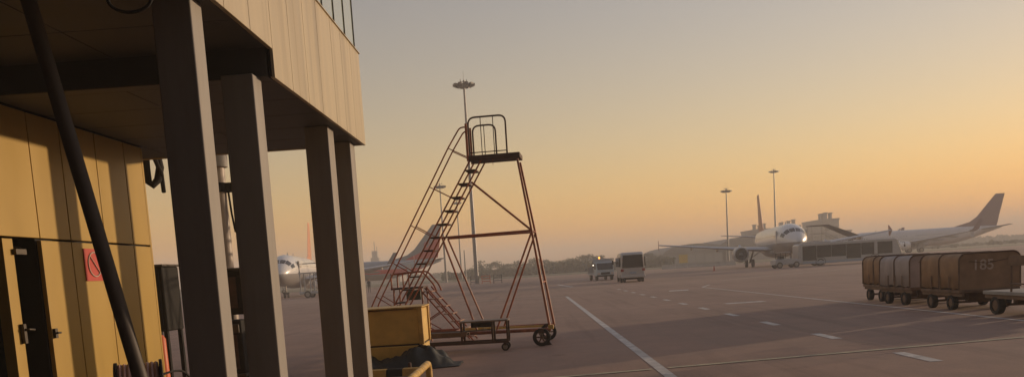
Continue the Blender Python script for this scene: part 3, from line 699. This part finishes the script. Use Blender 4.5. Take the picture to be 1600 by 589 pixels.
fus_r = livery('silver_red_stripe', (.25,.29,.34), (.20,.20,.21), 2.5, (.50,.012,.01), (2.65,3.5))
fus_p = livery('plain_white', (.62,.61,.62), (.62,.61,.62), 0)
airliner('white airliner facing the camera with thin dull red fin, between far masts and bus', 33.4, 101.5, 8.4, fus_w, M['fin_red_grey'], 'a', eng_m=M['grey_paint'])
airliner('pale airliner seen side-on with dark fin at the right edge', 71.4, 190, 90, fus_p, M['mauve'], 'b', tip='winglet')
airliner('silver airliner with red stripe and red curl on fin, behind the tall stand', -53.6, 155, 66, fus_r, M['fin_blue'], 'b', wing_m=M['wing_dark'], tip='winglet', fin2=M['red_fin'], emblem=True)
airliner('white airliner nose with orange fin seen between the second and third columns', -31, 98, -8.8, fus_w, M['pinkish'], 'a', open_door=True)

# ------------------------------------------------------------------ boarding stairs
def boarding_stair(label, x, y, rz, h=3.3, canopy=True, run=5.5):
    g = thing('boarding_stair', label, 'boarding stair', (x, y, 0), rz, 'mobile boarding stairs')
    MB().box((-1.0,-1.0,.45),(run+.5,1.0,.75)).build('chassis', M['grey_paint'], g, .05)
    for ux in (0,run-.6):
        for s in (-.95,.95): wheel('wheel', g, (ux,s,.42), .42, .26, 'y')
    for s in (-.85,.85):
        MB().prism([(run,.7),(run+.3,.7),(1.2,h),(.8,h-.3)], (s-.05,s+.05), 'y').build('stringer', M['grey_paint'], g)
        MB().tube([(run,s,1.75),(1.1,s,h+1.05),(-.9,s,h+1.05)], .04, 6).build('handrail', M['steel'], g)
        for ux in (-.8,.4): MB().beam((ux,s,.7),(ux,s,h),.12,.12).build('leg', M['grey_paint'], g)
    for i in range(12):
        t_ = (i+.5)/12; MB().box((run-(run-1.1)*t_-.14,-.8,.75+(h-.85)*t_),(run-(run-1.1)*t_+.16,.8,.79+(h-.85)*t_)).build('tread', M['steel'], g)
    MB().box((-1.0,-.9,h-.12),(1.1,.9,h)).build('landing', M['grey_paint'], g, .02)
    if canopy:
        MB().prism([(-1.4,h+2.2),(1.2,h+2.2),(run+.2,h-.2),(run+.5,h+.3),(1.35,h+2.35),(-1.4,h+2.35)], (-1.0,1.0), 'y').build('canopy', mat('dark_canopy', (.07,.055,.05), .6), g)
        for ux, zt in ((-1.2,h+2.2),(1.0,h+2.2),(run-.2,h+.2)):
            for s in (-.92,.92): MB().tube([(ux,s,h if ux < 1.5 else .75),(ux,s,zt)], .035, 6).build('canopy_post', M['steel'], g)
    return g
q = at_y(1278,400,128); boarding_stair('boarding stair under dark sloping canopy behind the apron bus', q.x, 128, R(2), 3.4, True, 6.0)
q = at_y(476,450,95); boarding_stair('open boarding stair with truck base at the white nose between columns', q.x+.6, 95, R(0), 3.0, False, 5.0)

# ------------------------------------------------------------------ apron bus
B = thing('apron_bus', 'long white apron bus with dark windows parked before the facing airliner', 'bus', (at_y(1243,405,97.3).x, 97.3, 0), R(-2)); BL, BH = 12.6, 3.0; B.scale = (.95,.93,.90)
MB().prism([(.1,.32),(BL-.1,.32),(BL,.9),(BL-.05,1.25),(BL-.55,2.75),(BL-.9,3.0),(.25,3.0),(0,2.8),(0,.5)], (-1.3,1.3), 'y').build('body', M['bus_white'], B, .08)
for i, (a, b) in enumerate(((.5,2.2),(2.24,4.0),(4.04,5.8),(5.84,7.6),(7.64,9.2),(9.6,11.4))):
    z0 = .75 if i in (0,3) else 1.1
    MB().box((a,-1.325,z0),(b,-1.302,2.65)).build('window', M['glass'], B, .02)
    MB().box((a,1.302,z0),(b,1.325,2.65)).build('window', M['glass'], B, .02)
MB().prism([(BL-.005,1.28),(BL+.02,1.28),(BL-.50,2.74),(BL-.53,2.74)], (-1.2,1.2), 'y').build('windshield', M['glass'], B)
MB().box((.5,-1.33,.33),(BL-.5,-1.303,.62)).build('skirt', M['bus_blue'], B, .01)
for ux in (2.7,9.3):
    for s in (-1.16,1.16): wheel('wheel', B, (ux,s,.48), .48, .3, 'y')
    MB().lathe([(.56,-1.331),(.62,-1.331),(.62,-1.305),(.56,-1.305)], 'y', (ux,0,.52), 20, cap=False).build('wheel_arch', M['rubber'], B)
for s in (-1,1): MB().box((BL-.12,s*.9-.2,.7),(BL+.01,s*.9+.2,.9)).build('headlight', M['glass'], B, .02)
MB().box((.8,-.6,3.0),(4.2,.6,3.16)).build('roof_unit', M['bus_white'], B, .05)
MB().tube([(BL-.3,-1.3,2.5),(BL+.2,-1.5,2.4),(BL+.2,-1.5,2.1)], .03, 6).box((BL+.12,-1.58,1.8),(BL+.24,-1.42,2.1)).build('mirror', M['black_metal'], B)

# ------------------------------------------------------------------ baggage tractor by the bus
def tractor(x, y, rz, label):
    g = thing('baggage_tractor', label, 'tractor', (x, y, 0), rz)
    MB().prism([(-1.5,.4),(1.5,.4),(1.5,.9),(.5,1.05),(.3,1.1),(-1.5,1.0)], (-.8,.8), 'y').build('body', M['grey_paint'], g, .05)
    MB().box((-.9,-.75,1.78),(.35,.75,1.86)).build('roof', M['grey_paint'], g, .03)
    for ux in (-.85,.3):
        for s in (-.7,.7): MB().tube([(ux,s,1.0),(ux,s,1.78)], .035, 6).build('post', M['black_metal'], g)
    MB().box((-.8,-.5,1.02),(-.3,.5,1.4)).build('seat', M['black_metal'], g, .05)
    for ux in (-1.0,1.0):
        for s in (-.72,.72): wheel('wheel', g, (ux,s,.36), .36, .25, 'y')
    return g
q = at_y(1230,412,95.5); tractor(q.x-.2, 95.5, R(5), 'grey baggage tractor below the nose of the airliner facing the camera')

# ------------------------------------------------------------------ minibus and truck on the road
V = thing('minibus', 'white minibus seen from behind on the apron road', 'minibus', (9.0, 71.6, 0), R(-2.5)); V.scale = (1.1, 1, 1)
def section(y, x0, z0, z1, tuck, r=.22, n=5):
    pts = []
    for cx, cz, a0 in ((x0-r, z0+.12, -90), (x0-tuck-r, z1-r, 0), (-(x0-tuck-r), z1-r, 90), (-(x0-r), z0+.12, 180)):
        rr = .12 if cz < 1 else r
        for i in range(n+1):
            a = R(a0+90*i/n); pts.append((cx+(r if cz > 1 else rr)*math.cos(a), y, cz+rr*math.sin(a)))
    return pts
MB().loft([section(0,.94,.55,2.30,.13),section(.06,1.02,.42,2.52,.13),section(.3,1.05,.38,2.66,.12),section(5.2,1.05,.36,2.68,.12),section(6.2,1.03,.36,2.45,.14),section(6.9,1.0,.4,1.55,.06),section(7.0,.9,.45,1.3,.06)]).build('body', M['van_white'], V)
MB().prism([(-.86,1.30),(.86,1.30),(.78,2.42),(-.78,2.42)], (-.045,.02), 'y').build('rear_window', M['glass'], V, .03)
for s in (-1,1):
    MB().box((s*.86-.12,-.03,.98),(s*.86+.12,.05,1.20)).build('tail_light', M['red_lens'], V, .02)
    MB().box((s*.79-.03,-.03,1.95),(s*.79+.03,.06,2.2)).build('marker_light', M['red_lens'], V, .01)
    for a, b in ((.5,1.7),(1.75,2.95),(3.0,4.2),(4.25,5.4)):
        MB().prism([(a,1.42),(b,1.42),(b,2.25),(a,2.25)], (s*1.0,s*1.062), 'x').build('side_window', M['glass'], V, .01)
    for yy in (1.5,5.6):
        for dx in ((.86,.62) if yy < 2 else (.86,)): wheel('wheel', V, (s*dx,yy,.37), .37, .20, 'x')
    MB().tube([(s*1.0,6.0,1.9),(s*1.25,6.15,1.9)], .025, 6).box((s*1.27-.07,6.1,1.65),(s*1.27+.07,6.2,2.05)).build('mirror', M['black_metal'], V)
MB().box((-.98,-.10,.42),(.98,.06,.66)).build('bumper', M['van_white'], V, .04)
MB().box((-.26,-.06,.78),(.26,.02,.92)).build('number_plate', M['bus_blue'], V)
MB().box((-.75,.1,.26),(.75,1.0,.42)).build('underbody', M['black_metal'], V)
K = thing('service_truck', 'pale blue service truck with amber beacon coming the other way beside the minibus', 'truck', (8.1, 88.5, 0), R(6))
MB().prism([(-.05,.5),(0,1.15),(.25,1.9),(.35,2.05),(1.7,2.05),(1.7,.5)], (-.98,.98), 'x').build('cab', M['truck_blue'], K, .06)
MB().prism([(-.02,1.2),(.225,1.86),(.20,1.88),(-.045,1.22)], (-.86,.86), 'x').build('windshield', M['glass'], K)
for s in (-1,1):
    MB().box((s*.74-.14,-.075,.66),(s*.74+.14,-.03,.86)).build('headlight', M['white_paint'], K, .02)
    MB().tube([(s*.98,.25,1.75),(s*1.25,.15,1.8)], .02, 6).box((s*1.3-.08,.08,1.45),(s*1.3+.08,.16,1.95)).build('mirror', M['black_metal'], K)
    MB().prism([(.35,1.25),(1.4,1.25),(1.4,1.9),(.45,1.9)], (s*.95,s*.99), 'x').build('side_window', M['glass'], K)
    for yy in (.75,4.2): wheel('wheel', K, (s*.84,yy,.38), .38, .24, 'x')
MB().box((-.95,-.10,.42),(.95,-.02,.60)).build('bumper', M['black_metal'], K, .02)
MB().box((-.5,-.07,.66),(.5,-.032,.9)).build('grille', M['black_metal'], K, .02)
MB().box((-1.02,1.8,.62),(1.02,5.4,.80)).build('bed', M['grey_paint'], K, .02)
MB().box((-1.0,1.75,.8),(1.0,1.85,2.3)).box((-1.0,5.3,.8),(1.0,5.38,1.5)).build('headboard', M['grey_paint'], K)
MB().box((-1.0,2.2,2.25),(1.0,5.2,2.40)).build('work_platform', M['grey_paint'], K, .02)
for s in (-.95,.95):
    for yy in (2.3,5.1): MB().tube([(s,yy,.8),(s,yy,2.25)], .04, 6).build('platform_post', M['steel'], K)
MB().lathe([(.07,2.401),(.09,2.45),(.08,2.58),(.03,2.63)], 'z', (-.15,2.4,0), 12).build('beacon', M['beacon'], K)
MB().lathe([(.01,0),(.07,.0),(.06,.05)], 'y', (-1.3,.03,1.72), 10).build('mirror_glint', M['glint_glow'], K)  # glowing disc standing in for a glint on the mirror

# ------------------------------------------------------------------ baggage carts
def cart(label, x, y, rz, canv, number=None, length=1.92, end=None):
    g = thing('baggage_cart', label, 'baggage cart', (x, y, 0), rz, 'baggage carts in a train')
    h = length/2; W = .74
    MB().box((-W,-h,.44),(W,h,.52)).build('deck', M['cart'], g, .01)
    for s in (-W+.08,W-.08): MB().beam((s,-h,.40),(s,h,.40),.06,.09).build('chassis_rail', M['cart'], g)
    prof = [(-W,.52)] + [(-W+.19-.19*math.cos(a), 1.22+.19*math.sin(a)) for a in np.linspace(0,math.pi/2,7)] + [(W-.19+.19*math.sin(a), 1.22+.19*math.cos(a)) for a in np.linspace(0,math.pi/2,7)] + [(W,.52)]
    # arched canvas cover with slight sag between hoops, open ends closed by panels
    rings = []
    for i in range(33):
        t_ = i/32; sag = .018*math.sin(t_*math.pi*4)**2
        fold = .016*math.sin(t_*23+x)+.012*math.sin(t_*41+y)
        rings.append([(a*(1-sag*.6)+(fold*(1.3-b)*(1 if a > 0 else -1)), -h+.04+(length-.08)*t_, .521+(b-.52)*(1-sag*1.6)+(.05*abs(math.sin(t_*9+x)) if b < .53 else 0)) for a, b in prof])
    c = MB(); n = len(prof); vv = [p for r_ in rings for p in r_]
    c.quadmesh(vv, [(i*n+k_, i*n+k_+1, (i+1)*n+k_+1, (i+1)*n+k_) for i in range(32) for k_ in range(n-1)], True)
    cv = c.build('canvas_cover', canv, g); sd_ = cv.modifiers.new('thick','SOLIDIFY'); sd_.thickness = .012
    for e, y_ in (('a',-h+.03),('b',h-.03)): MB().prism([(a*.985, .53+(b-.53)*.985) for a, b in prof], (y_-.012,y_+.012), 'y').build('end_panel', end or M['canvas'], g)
    for t_ in (0,.5,1):
        y_ = -h+.02+(length-.04)*t_; MB().tube([(a*1.012,y_,b+.012) for a, b in prof], .02, 6).build('hoop', M['cart'], g)
    for y_ in (-h*.55,-h*.1,h*.35):
        for s in (-1,1): MB().beam((s*(W+.03),y_,.47),(s*(W+.024),y_+.02,.86),.035,.006,(1,0,0)).build('strap', M['cart'], g)
    MB().tube([(-.5,-h+.008,1.22),(-.1,-h+.006,1.16),(.5,-h+.008,1.24)], .008, 5).build('lashing', M['cart'], g)
    for yy in (-.52,.52):
        for s in (-.66,.66): wheel('wheel', g, (s,yy,.19), .19, .13, 'x', None, False, M['cart'])
        MB().tube([(-.66,yy,.19),(.66,yy,.19)], .03, 8).build('axle', M['cart'], g); MB().box((-.3,yy-.08,.2),(.3,yy+.08,.42)).build('turntable', M['cart'], g)
    MB().tube([(0,-h+.05,.34),(0,-h-.36,.30)], .025, 8).build('drawbar', M['cart'], g)
    if number:
        cu = bpy.data.curves.new('number', 'FONT'); cu.body = number; cu.size = .36; cu.extrude = .003; cu.offset = .004; cu.align_x = 'CENTER'
        to = bpy.data.objects.new('number_tmp', cu); COL.objects.link(to); dg = bpy.context.evaluated_depsgraph_get()
        me = bpy.data.meshes.new_from_object(to.evaluated_get(dg)); bpy.data.objects.remove(to)
        me.materials.append(M['number']); no = link('number', me, g); no.rotation_euler = (R(90),0,0); no.location = (-.16, -h+.010, 1.0)
    return g
M['number'] = mat('faded_white_stencil', (.60,.48,.38), .8, var=.2, scale=9)
cart('farthest glare-browned covered baggage cart at the left end of the train', 11.72, 26.1, R(-3), M['canvas'])
cart('covered baggage cart with grey cover in the middle of the train', 11.40, 23.95, R(1), M['canvas_blue'], end=M['canvas_blue'])
cart('glare-browned covered baggage cart with faded white number on its end, beside the flat dolly', 11.36, 21.25, R(-.5), M['canvas'], '185', 2.05)
DL = thing('flat_dolly', 'open flat baggage dolly with side frame at the right edge of the picture', 'dolly', (11.40, 17.95, 0), R(0), None)
MB().box((-.82,-1.25,.46),(.82,1.2,.54)).build('deck', M['concrete'], DL, .01)
for s in (-.74,.74): MB().beam((s,-1.25,.41),(s,1.2,.41),.06,.08).build('chassis_rail', M['cart'], DL)
for yy in (-.62,.80):
    for s in (-.70,.70): wheel('wheel', DL, (s,yy,.21), .21, .15, 'x', None, False, M['cart'])
    MB().tube([(-.70,yy,.21),(.70,yy,.21)], .03, 8).box((-.3,yy-.08,.21),(.3,yy+.08,.37)).build('axle', M['cart'], DL)
for s in (-.78,.78):
    for yy in (.14,-1.15): MB().tube([(s,yy,.54),(s,yy,1.30)], .022, 8).build('frame_post', M['cart'], DL)
    MB().tube([(s,.20,.72),(s,-1.2,.72)], .018, 8).build('frame_rail', M['cart'], DL)
    MB().box((s-.02,-1.2,1.12),(s+.02,.22,1.34)).build('side_board', M['cart'], DL, .004)
MB().tube([(0,1.2,.36),(0,1.75,.33)], .03, 8).build('drawbar', M['cart'], DL)

# ------------------------------------------------------------------ masts
def mast(px_top, py_top, Y, label, head=3.2, rb=.30, rt=.14, lamps=10, floods=True):
    tp = at_y(px_top, py_top, Y); g = thing('light_mast', label, 'light mast', (tp.x, Y, 0), 0, 'apron light masts'); h = tp.z
    MB().tube([(0,0,0),(0,0,h*.33),(0,0,h*.66),(0,0,h-.4)], [rb,rb*.8+rt*.2,rb*.4+rt*.6,rt], 14).build('pole', M['mast'], g)
    MB().lathe([(rb*1.7,.0),(rb*1.7,.06),(rb*1.05,.1)], 'z', n=12).build('base_plate', M['mast'], g)
    if floods:
        r_ = head/2
        MB().lathe([(rt,h-.55),(r_*.55,h-.62),(r_*.62,h-.40),(r_*.3,h-.18),(rt,h-.12)], 'z', n=20).build('head_ring', M['mast_dark'], g)
        for i in range(lamps):
            a = 2*math.pi*i/lamps; d_ = Vector((math.cos(a),math.sin(a),0)); c = d_*r_*.74; s_ = Vector((-d_.y,d_.x,0))
            p = [c-s_*.26+d_*-.2, c+s_*.26+d_*-.2, c+s_*.26+d_*.36, c-s_*.26+d_*.36]
            MB().quadmesh([(*q_[:2],h-.62+(-.12 if j < 2 else .10)) for j, q_ in enumerate(p)]+[(*q_[:2],h-.30+(0 if j < 2 else .05)) for j, q_ in enumerate(p)],
                          [(0,1,2,3),(7,6,5,4),(0,4,5,1),(1,5,6,2),(2,6,7,3),(3,7,4,0)]).build('floodlight', M['mast_dark'], g)
        MB().tube([(0,0,h-.2),(0,0,h+.3)], .12, 8).tube([(-.5,0,h+.1),(-.5,0,h+.5)], .05, 6).tube([(.45,0,h+.1),(.45,0,h+.4)], .05, 6).beam((-.55,0,h+.12),(.5,0,h+.12),.06,.06).build('hoist', M['mast_dark'], g)
        MB().tube([(0,0,h+.2),(0,0,h+1.6)], .025, 5).build('lightning_rod', M['mast_dark'], g)
    return g
mast(724.5,129,125,'tall near light mast standing behind the maintenance stand', 3.6, .33, .15, 10)
mast(687,289,176,'shorter mast with round head seen left of the stair treads', 2.6, .26, .12, 8)
mast(713.5,315,228,'distant mast with small head seen through the stair treads', 2.6, .26, .12, 8)
mast(725,388,190,'bare thin mast without lamps beside the tall near mast', 1, .2, .12, 0, False)
mast(1134.5,296,199,'shorter right-hand mast rising above the hangar roof', 2.6, .24, .12, 8)
mast(1209,266,240,'taller right-hand mast behind the airliner facing the camera', 2.9, .30, .14, 8)
# safety barriers at the mast foot
for i, (x_, lab) in enumerate(((743,'grey wire barrier frame left of the tall mast foot'),(757,'red plastic barrier frame right of the tall mast foot'),(773,'small dark barrier frame standing apart right of the tall mast foot'))):
    p = on_ground(x_, 443.5); g = thing('safety_barrier', lab, 'barrier', (p.x, 122.5, 0), 0, 'barriers at the mast foot'); m_ = M['barrier_red'] if i == 1 else M['mast_dark']; w_ = .62
    for s in (-w_,w_): MB().beam((s,0,0),(s,0,1.25),.10,.10).build('post', m_, g); MB().box((s-.08,-.4,0),(s+.08,.4,.08)).build('foot', m_, g)
    for z_ in (.35,.75,1.15): MB().beam((-w_,0,z_),(w_,0,z_),.05,.12).build('rail', M['barrier_red'] if i == 1 else M['mast'], g)

# ------------------------------------------------------------------ far buildings
def mono(mb, name, label, cat, m): return tag(mb.build(name, m), label, cat)
def world_x(xp, Y): return at_y(xp, 400, Y).x
Yh = 300
def hangar(x0p, x1p, ztop, zside, label):
    x0, x1 = world_x(x0p, Yh), world_x(x1p, Yh); g = thing('hangar', label, 'hangar', ((x0+x1)/2, Yh, 0), 0, 'arched hangars'); w = (x1-x0)/2
    MB().box((-w,0,0),(w,60,zside)).build('wall', M['hangar'], g)
    prof = [(-w-.3,zside)] + [(-w*math.cos(a)-.0, zside+(ztop-zside)*math.sin(a)) for a in np.linspace(.02,math.pi-.02,17)] + [(w+.3,zside)]
    MB().prism(prof, (-.6,60.5), 'y').build('roof', mat('hangar_roof', (.16,.15,.155), .6, var=.1, scale=.1), g)
    nd = 6
    for i in range(nd): MB().box((-w*.86+i*w*1.72/nd+.15,-.25,0),(-w*.86+(i+1)*w*1.72/nd-.15,-.05,zside*.82)).build('door_leaf', mat('hangar_door', (.24,.235,.23), .6, var=.15, scale=.2) if i == 0 else bpy.data.materials['hangar_door'], g)
    return g
hangar(1038,1136,7.4,4.2,'low arched grey hangar behind the left wing of the facing airliner')
hangar(1124,1262,9.2,5.5,'higher arched grey hangar partly hidden by the facing airliner')
Yb = 345
def block(x0p, x1p, ztop, chim, label):
    x0, x1 = world_x(x0p, Yb), world_x(x1p, Yb); g = thing('boiler_house', label, 'building', (x0, Yb, 0), 0); w = x1-x0
    MB().box((0,0,0),(w,26,ztop)).build('wall', M['block'], g); MB().box((-.25,-.25,ztop),(w+.25,26.2,ztop+.6)).build('parapet', M['block'], g)
    for c0, cw_, hh in chim: MB().box((c0*w,6,ztop+.6),(c0*w+cw_,8.5,ztop+hh)).build('chimney', M['block'], g); MB().box((c0*w-.2,5.8,ztop+hh),(c0*w+cw_+.2,8.7,ztop+hh+.35)).build('chimney_cap', M['block'], g)
    n = max(2, int(w/3.2))
    for i in range(n):
        for zf in np.arange(3, ztop-1.5, 3.6): MB().box((i*w/n+.6,-.06,zf),((i+1)*w/n-.6,-.01,zf+1.5)).build('window', M['glass'], g)
    return g
block(1184,1206,12.1,[(.08,.8,2.4),(.45,.7,2.0),(.78,.8,2.6)],'grey block with three chimneys just right of the dull red fin')
block(1226,1252,12.6,[(.12,.8,2.2),(.55,.8,2.6),(.85,.8,3.0)],'grey block with chimneys behind the facing airliner cockpit')
block(1256,1286,10.4,[],'low grey block without chimneys right of the facing airliner nose')
block(1287,1312,14.5,[(.16,.8,2.8),(.33,.8,3.0),(.48,.8,3.2),(.78,.8,3.0)],'tallest block with four chimneys right of the facing airliner')
block(1313,1331,9.3,[],'small flat block right of the tallest chimney block')
g = thing('service_tower', 'slim square far tower above the red striped fuselage', 'tower', (world_x(585,480), 480, 0)); MB().box((-2.4,0,0),(2.4,5,14.5)).build('shaft', M['block'], g)
MB().box((-1.6,.6,14.5),(1.6,4.4,18.5)).build('plant_room', M['block'], g); MB().tube([(0,2,18.5),(0,2,24)], .2, 6).tube([(1.4,2,18.5),(1.4,2,21)], .15, 6).build('antenna', M['mast_dark'], g)
g = thing('pier_building', 'long low grey pier building far behind the red striped airliner', 'building', (world_x(430,360), 360, 0)); w_ = world_x(622,360)-world_x(430,360)
MB().box((0,0,0),(w_,20,7.2)).build('wall', M['block'], g); MB().box((-.4,-.5,7.2),(w_+.4,20.4,7.9)).build('roof', M['hangar'], g)
for i in range(14): MB().box((i*w_/14+.3,-.08,4.2),((i+1)*w_/14-.3,-.01,6.4)).build('window', M['glass'], g)
# yellow board and concrete barriers along the apron edge
q = at_y(1068,412,205); g = thing('marker_board', 'yellow marker board standing on the grass before the hangar', 'sign', (q.x, 205, 0)); MB().box((-1.1,-.06,.9),(1.1,.06,3.0)).build('board', M['sign_yellow'], g, .02)
for s in (-.8,.8): MB().beam((s,.1,0),(s,.1,2.6),.1,.1).build('post', M['mast_dark'], g)
for i in range(9):
    x_ = 1046+i*12+random.uniform(-3,3); q = at_y(x_, 418, 172+random.uniform(-6,6)); w_ = random.uniform(.9,1.6)
    tag(MB().prism([(-.4,0),(.4,0),(.3,.25),(.12,.45),(.1,.9),(-.1,.9),(-.12,.45),(-.3,.25)], (-w_,w_), 'x').build('concrete_barrier', M['concrete'], None, .03, (q.x, q.y, .004)), '%s pale concrete barrier from the left in the row at the apron edge' % ['first','second','third','fourth','fifth','sixth','seventh','eighth','ninth'][i], 'barrier', 'concrete barriers at the apron edge').rotation_euler = (0,0,random.uniform(-.3,.3))
q = on_ground(1116,423); tag(MB().lathe([(.22,0),(.22,.06),(.12,.08),(.04,.7)], 'z', (q.x,q.y,0), 12).build('traffic_cone', M['barrier_red']), 'single dark red cone on the apron below the left wing tip', 'cone')

# ------------------------------------------------------------------ trees, hedges
def leaf_mesh(n, rx, ry, rz, seed, size):
    rnd = random.Random(seed); mb = MB(); lob = []
    for _ in range(9):
        a = rnd.uniform(0,2*math.pi); q_ = rnd.uniform(.15,.75); lob.append((math.cos(a)*q_*rx, math.sin(a)*q_*ry, rnd.uniform(-.45,.6)*rz, rnd.uniform(.28,.55)))
    for _ in range(n):
        lx, ly, lz, lr = rnd.choice(lob); d_ = Vector((rnd.gauss(0,1),rnd.gauss(0,1),rnd.gauss(0,1))).normalized()*rnd.random()**.4
        c = Vector((lx+d_.x*lr*rx, ly+d_.y*lr*ry, lz+d_.z*lr*rz*.9)); s_ = size*rnd.uniform(.5,1.3)
        e1 = Vector((rnd.gauss(0,1),rnd.gauss(0,1),rnd.gauss(0,1))).normalized(); e2 = e1.cross(Vector((rnd.gauss(0,1),rnd.gauss(0,1),rnd.gauss(0,1)))).normalized()
        mb.quadmesh([c-e1*s_, c+e2*s_*.6, c+e1*s_, c-e2*s_*.6], [(0,1,2,3)])
    return mb
def tree(xp, ytop_p, Y, wpx, label, seed, m):
    tp = at_y(xp, ytop_p, Y); h = tp.z; w_ = wpx*Y/F_PX/2
    g = thing('tree', label, 'tree', (tp.x, Y, 0), 0, 'trees along the far edge of the airfield')
    MB().tube([(0,0,0),(.1,0,h*.3),(0,.1,h*.75)], [h*.035,h*.026,h*.008], 7).tube([(.08,0,h*.28),(w_*.4,.1,h*.55)], [h*.016,h*.006], 5).tube([(.05,0,h*.32),(-w_*.4,-.1,h*.6)], [h*.016,h*.006], 5).build('trunk', M['bark'], g)
    leaf_mesh(520, w_, w_*.8, h*.42, seed, max(.28,h*.055)).build('crown', m, g, loc=(0,0,h*.58), recalc=False)
rt = random.Random(3)
pos = ['first','second','third','fourth','fifth','sixth','seventh','eighth','ninth','tenth','eleventh','twelfth','thirteenth','fourteenth','fifteenth','sixteenth','seventeenth','eighteenth','nineteenth','twentieth','twenty-first','twenty-second']
spec = [(745,414,46),(760,404,44),(776,405,42),(792,412,28),(804,406,36),(818,409,34),(833,402,36),(848,402,30),(862,406,30),(876,405,30),(889,402,26),(900,402,28),(913,396,34),(926,396,40),(940,400,30),(1012,394,30),(1026,396,28),(1036,397,22),(950,401,26),(990,396,28)]
for i, (x_, y_, w_) in enumerate(sorted(spec)):
    tree(x_, y_, rt.uniform(262,292), w_, '%s tree from the left in the hazy row along the horizon' % pos[i], i+10, M['leaf'] if i % 3 else M['leaf2'])
def hedge(name, x0p, x1p, Y, h, n, seed, size, m):
    rnd = random.Random(seed); mb = MB(); x0, x1 = world_x(x0p,Y), world_x(x1p,Y)
    for _ in range(n):
        x_ = rnd.uniform(x0,x1); hh = h*(.6+.5*mn.noise(Vector((x_*.05,seed,0)))+.3*mn.noise(Vector((x_*.21,seed,5))))
        c = Vector((x_, Y+rnd.uniform(-4,4), rnd.uniform(0,max(.4,hh)))); s_ = size*rnd.uniform(.5,1.3)
        e1 = Vector((rnd.gauss(0,1),rnd.gauss(0,1),rnd.gauss(0,1))).normalized(); e2 = e1.cross(Vector((rnd.gauss(0,1),rnd.gauss(0,1),rnd.gauss(0,1)))).normalized()
        mb.quadmesh([c-e1*s_, c+e2*s_*.7, c+e1*s_, c-e2*s_*.7], [(0,1,2,3)])
    o = stuff(mb.build(name, m, recalc=False)); return tag(o, name.replace('_',' ')+' of tangled low shrubs along the far airfield edge', 'shrubs')
hedge('far_hedgerow', 690, 1050, 245, 3.6, 9000, 1, .7, M['leaf'])
hedge('distant_hedgerow', 1040, 1720, 560, 7.0, 9000, 2, 1.3, M['leaf2'])
hedge('near_shrub_strip', 1120, 1700, 330, 1.6, 4000, 3, .5, M['leaf2'])
hedge('left_hedgerow', -100, 700, 420, 4.5, 9000, 4, .9, M['leaf'])
# a few separate bushes on the grass at right
for i, (x_, w_) in enumerate(((1462,2.2),(1490,1.6),(1548,2.0),(1560,1.4),(1583,1.8))):
    tag(leaf_mesh(220, w_, w_, w_*.6, 60+i, .3).build('bush', M['leaf2'], None, loc=(world_x(x_,285), 285, w_*.4), recalc=False), ('%s small bush from the left on the grass below the side-on airliner' % pos[i]), 'bush', 'bushes on the grass')

# ------------------------------------------------------------------ person by the red striped airliner
PP = on_ground(577.5, 457); pv = [(0,0,.92),(0,0,1.15),(0,0,1.38),(0,.0,1.50),(0,-.01,1.62),(.10,0,.88),(.11,-.02,.48),(.11,.02,.08),(.12,-.12,.04),(-.10,0,.88),(-.13,.05,.48),(-.14,.10,.08),(-.15,-.04,.04),(.19,0,1.42),(.25,.02,1.14),(.23,-.10,.90),(.22,-.13,.82),(-.19,0,1.42),(-.25,.02,1.14),(-.23,-.06,.90),(-.22,-.08,.82)]
pe = [(0,1),(1,2),(2,3),(3,4),(0,5),(5,6),(6,7),(7,8),(0,9),(9,10),(10,11),(11,12),(2,13),(13,14),(14,15),(15,16),(2,17),(17,18),(18,19),(19,20)]
pr = [.15,.14,.16,.06,.09,.09,.065,.045,.04,.09,.065,.045,.04,.07,.05,.04,.035,.07,.05,.04,.035]
me = bpy.data.meshes.new('body'); me.from_pydata(pv, pe, []); me.update(); me.materials.append(M['cloth'])
PR = thing('person', 'person in dark work clothes standing under the red striped airliner beside outermost column', 'person', (PP.x, PP.y, 0.004))
pb = link('body', me, PR); sk = pb.modifiers.new('skin', 'SKIN')
for v_, r_ in zip(me.skin_vertices[0].data, pr): v_.radius = (r_, r_*.8)
me.skin_vertices[0].data[0].use_root = True
pb.modifiers.new('sub', 'SUBSURF').levels = 1; pb.modifiers['sub'].render_levels = 1
MB().lathe([(.02,1.50),(.075,1.53),(.095,1.62),(.09,1.70),(.05,1.755),(.01,1.765)], 'z', (0,-.01,0), 14).build('head', M['skin'], PR)
MB().lathe([(.098,1.64),(.097,1.70),(.06,1.765),(.01,1.775)], 'z', (0,.012,0), 14).build('hair', M['hair'], PR)

# ------------------------------------------------------------------ haze
HZ = MB().box((-1600,-1000,-1),(1600,1600,38)).build('haze', None); HZ['kind'] = 'stuff'; tag(HZ, 'thin warm evening haze over the whole airfield', 'haze')
hm = bpy.data.materials.new('haze'); hm.use_nodes = True; nt = hm.node_tree; nt.nodes.clear()
vo = nt.nodes.new('ShaderNodeOutputMaterial'); pvn = nt.nodes.new('ShaderNodeVolumePrincipled')
pvn.inputs['Color'].default_value = (.92,.90,.88,1); pvn.inputs['Density'].default_value = .0017; pvn.inputs['Anisotropy'].default_value = 0.0
nt.links.new(pvn.outputs[0], vo.inputs['Volume']); HZ.data.materials.append(hm)
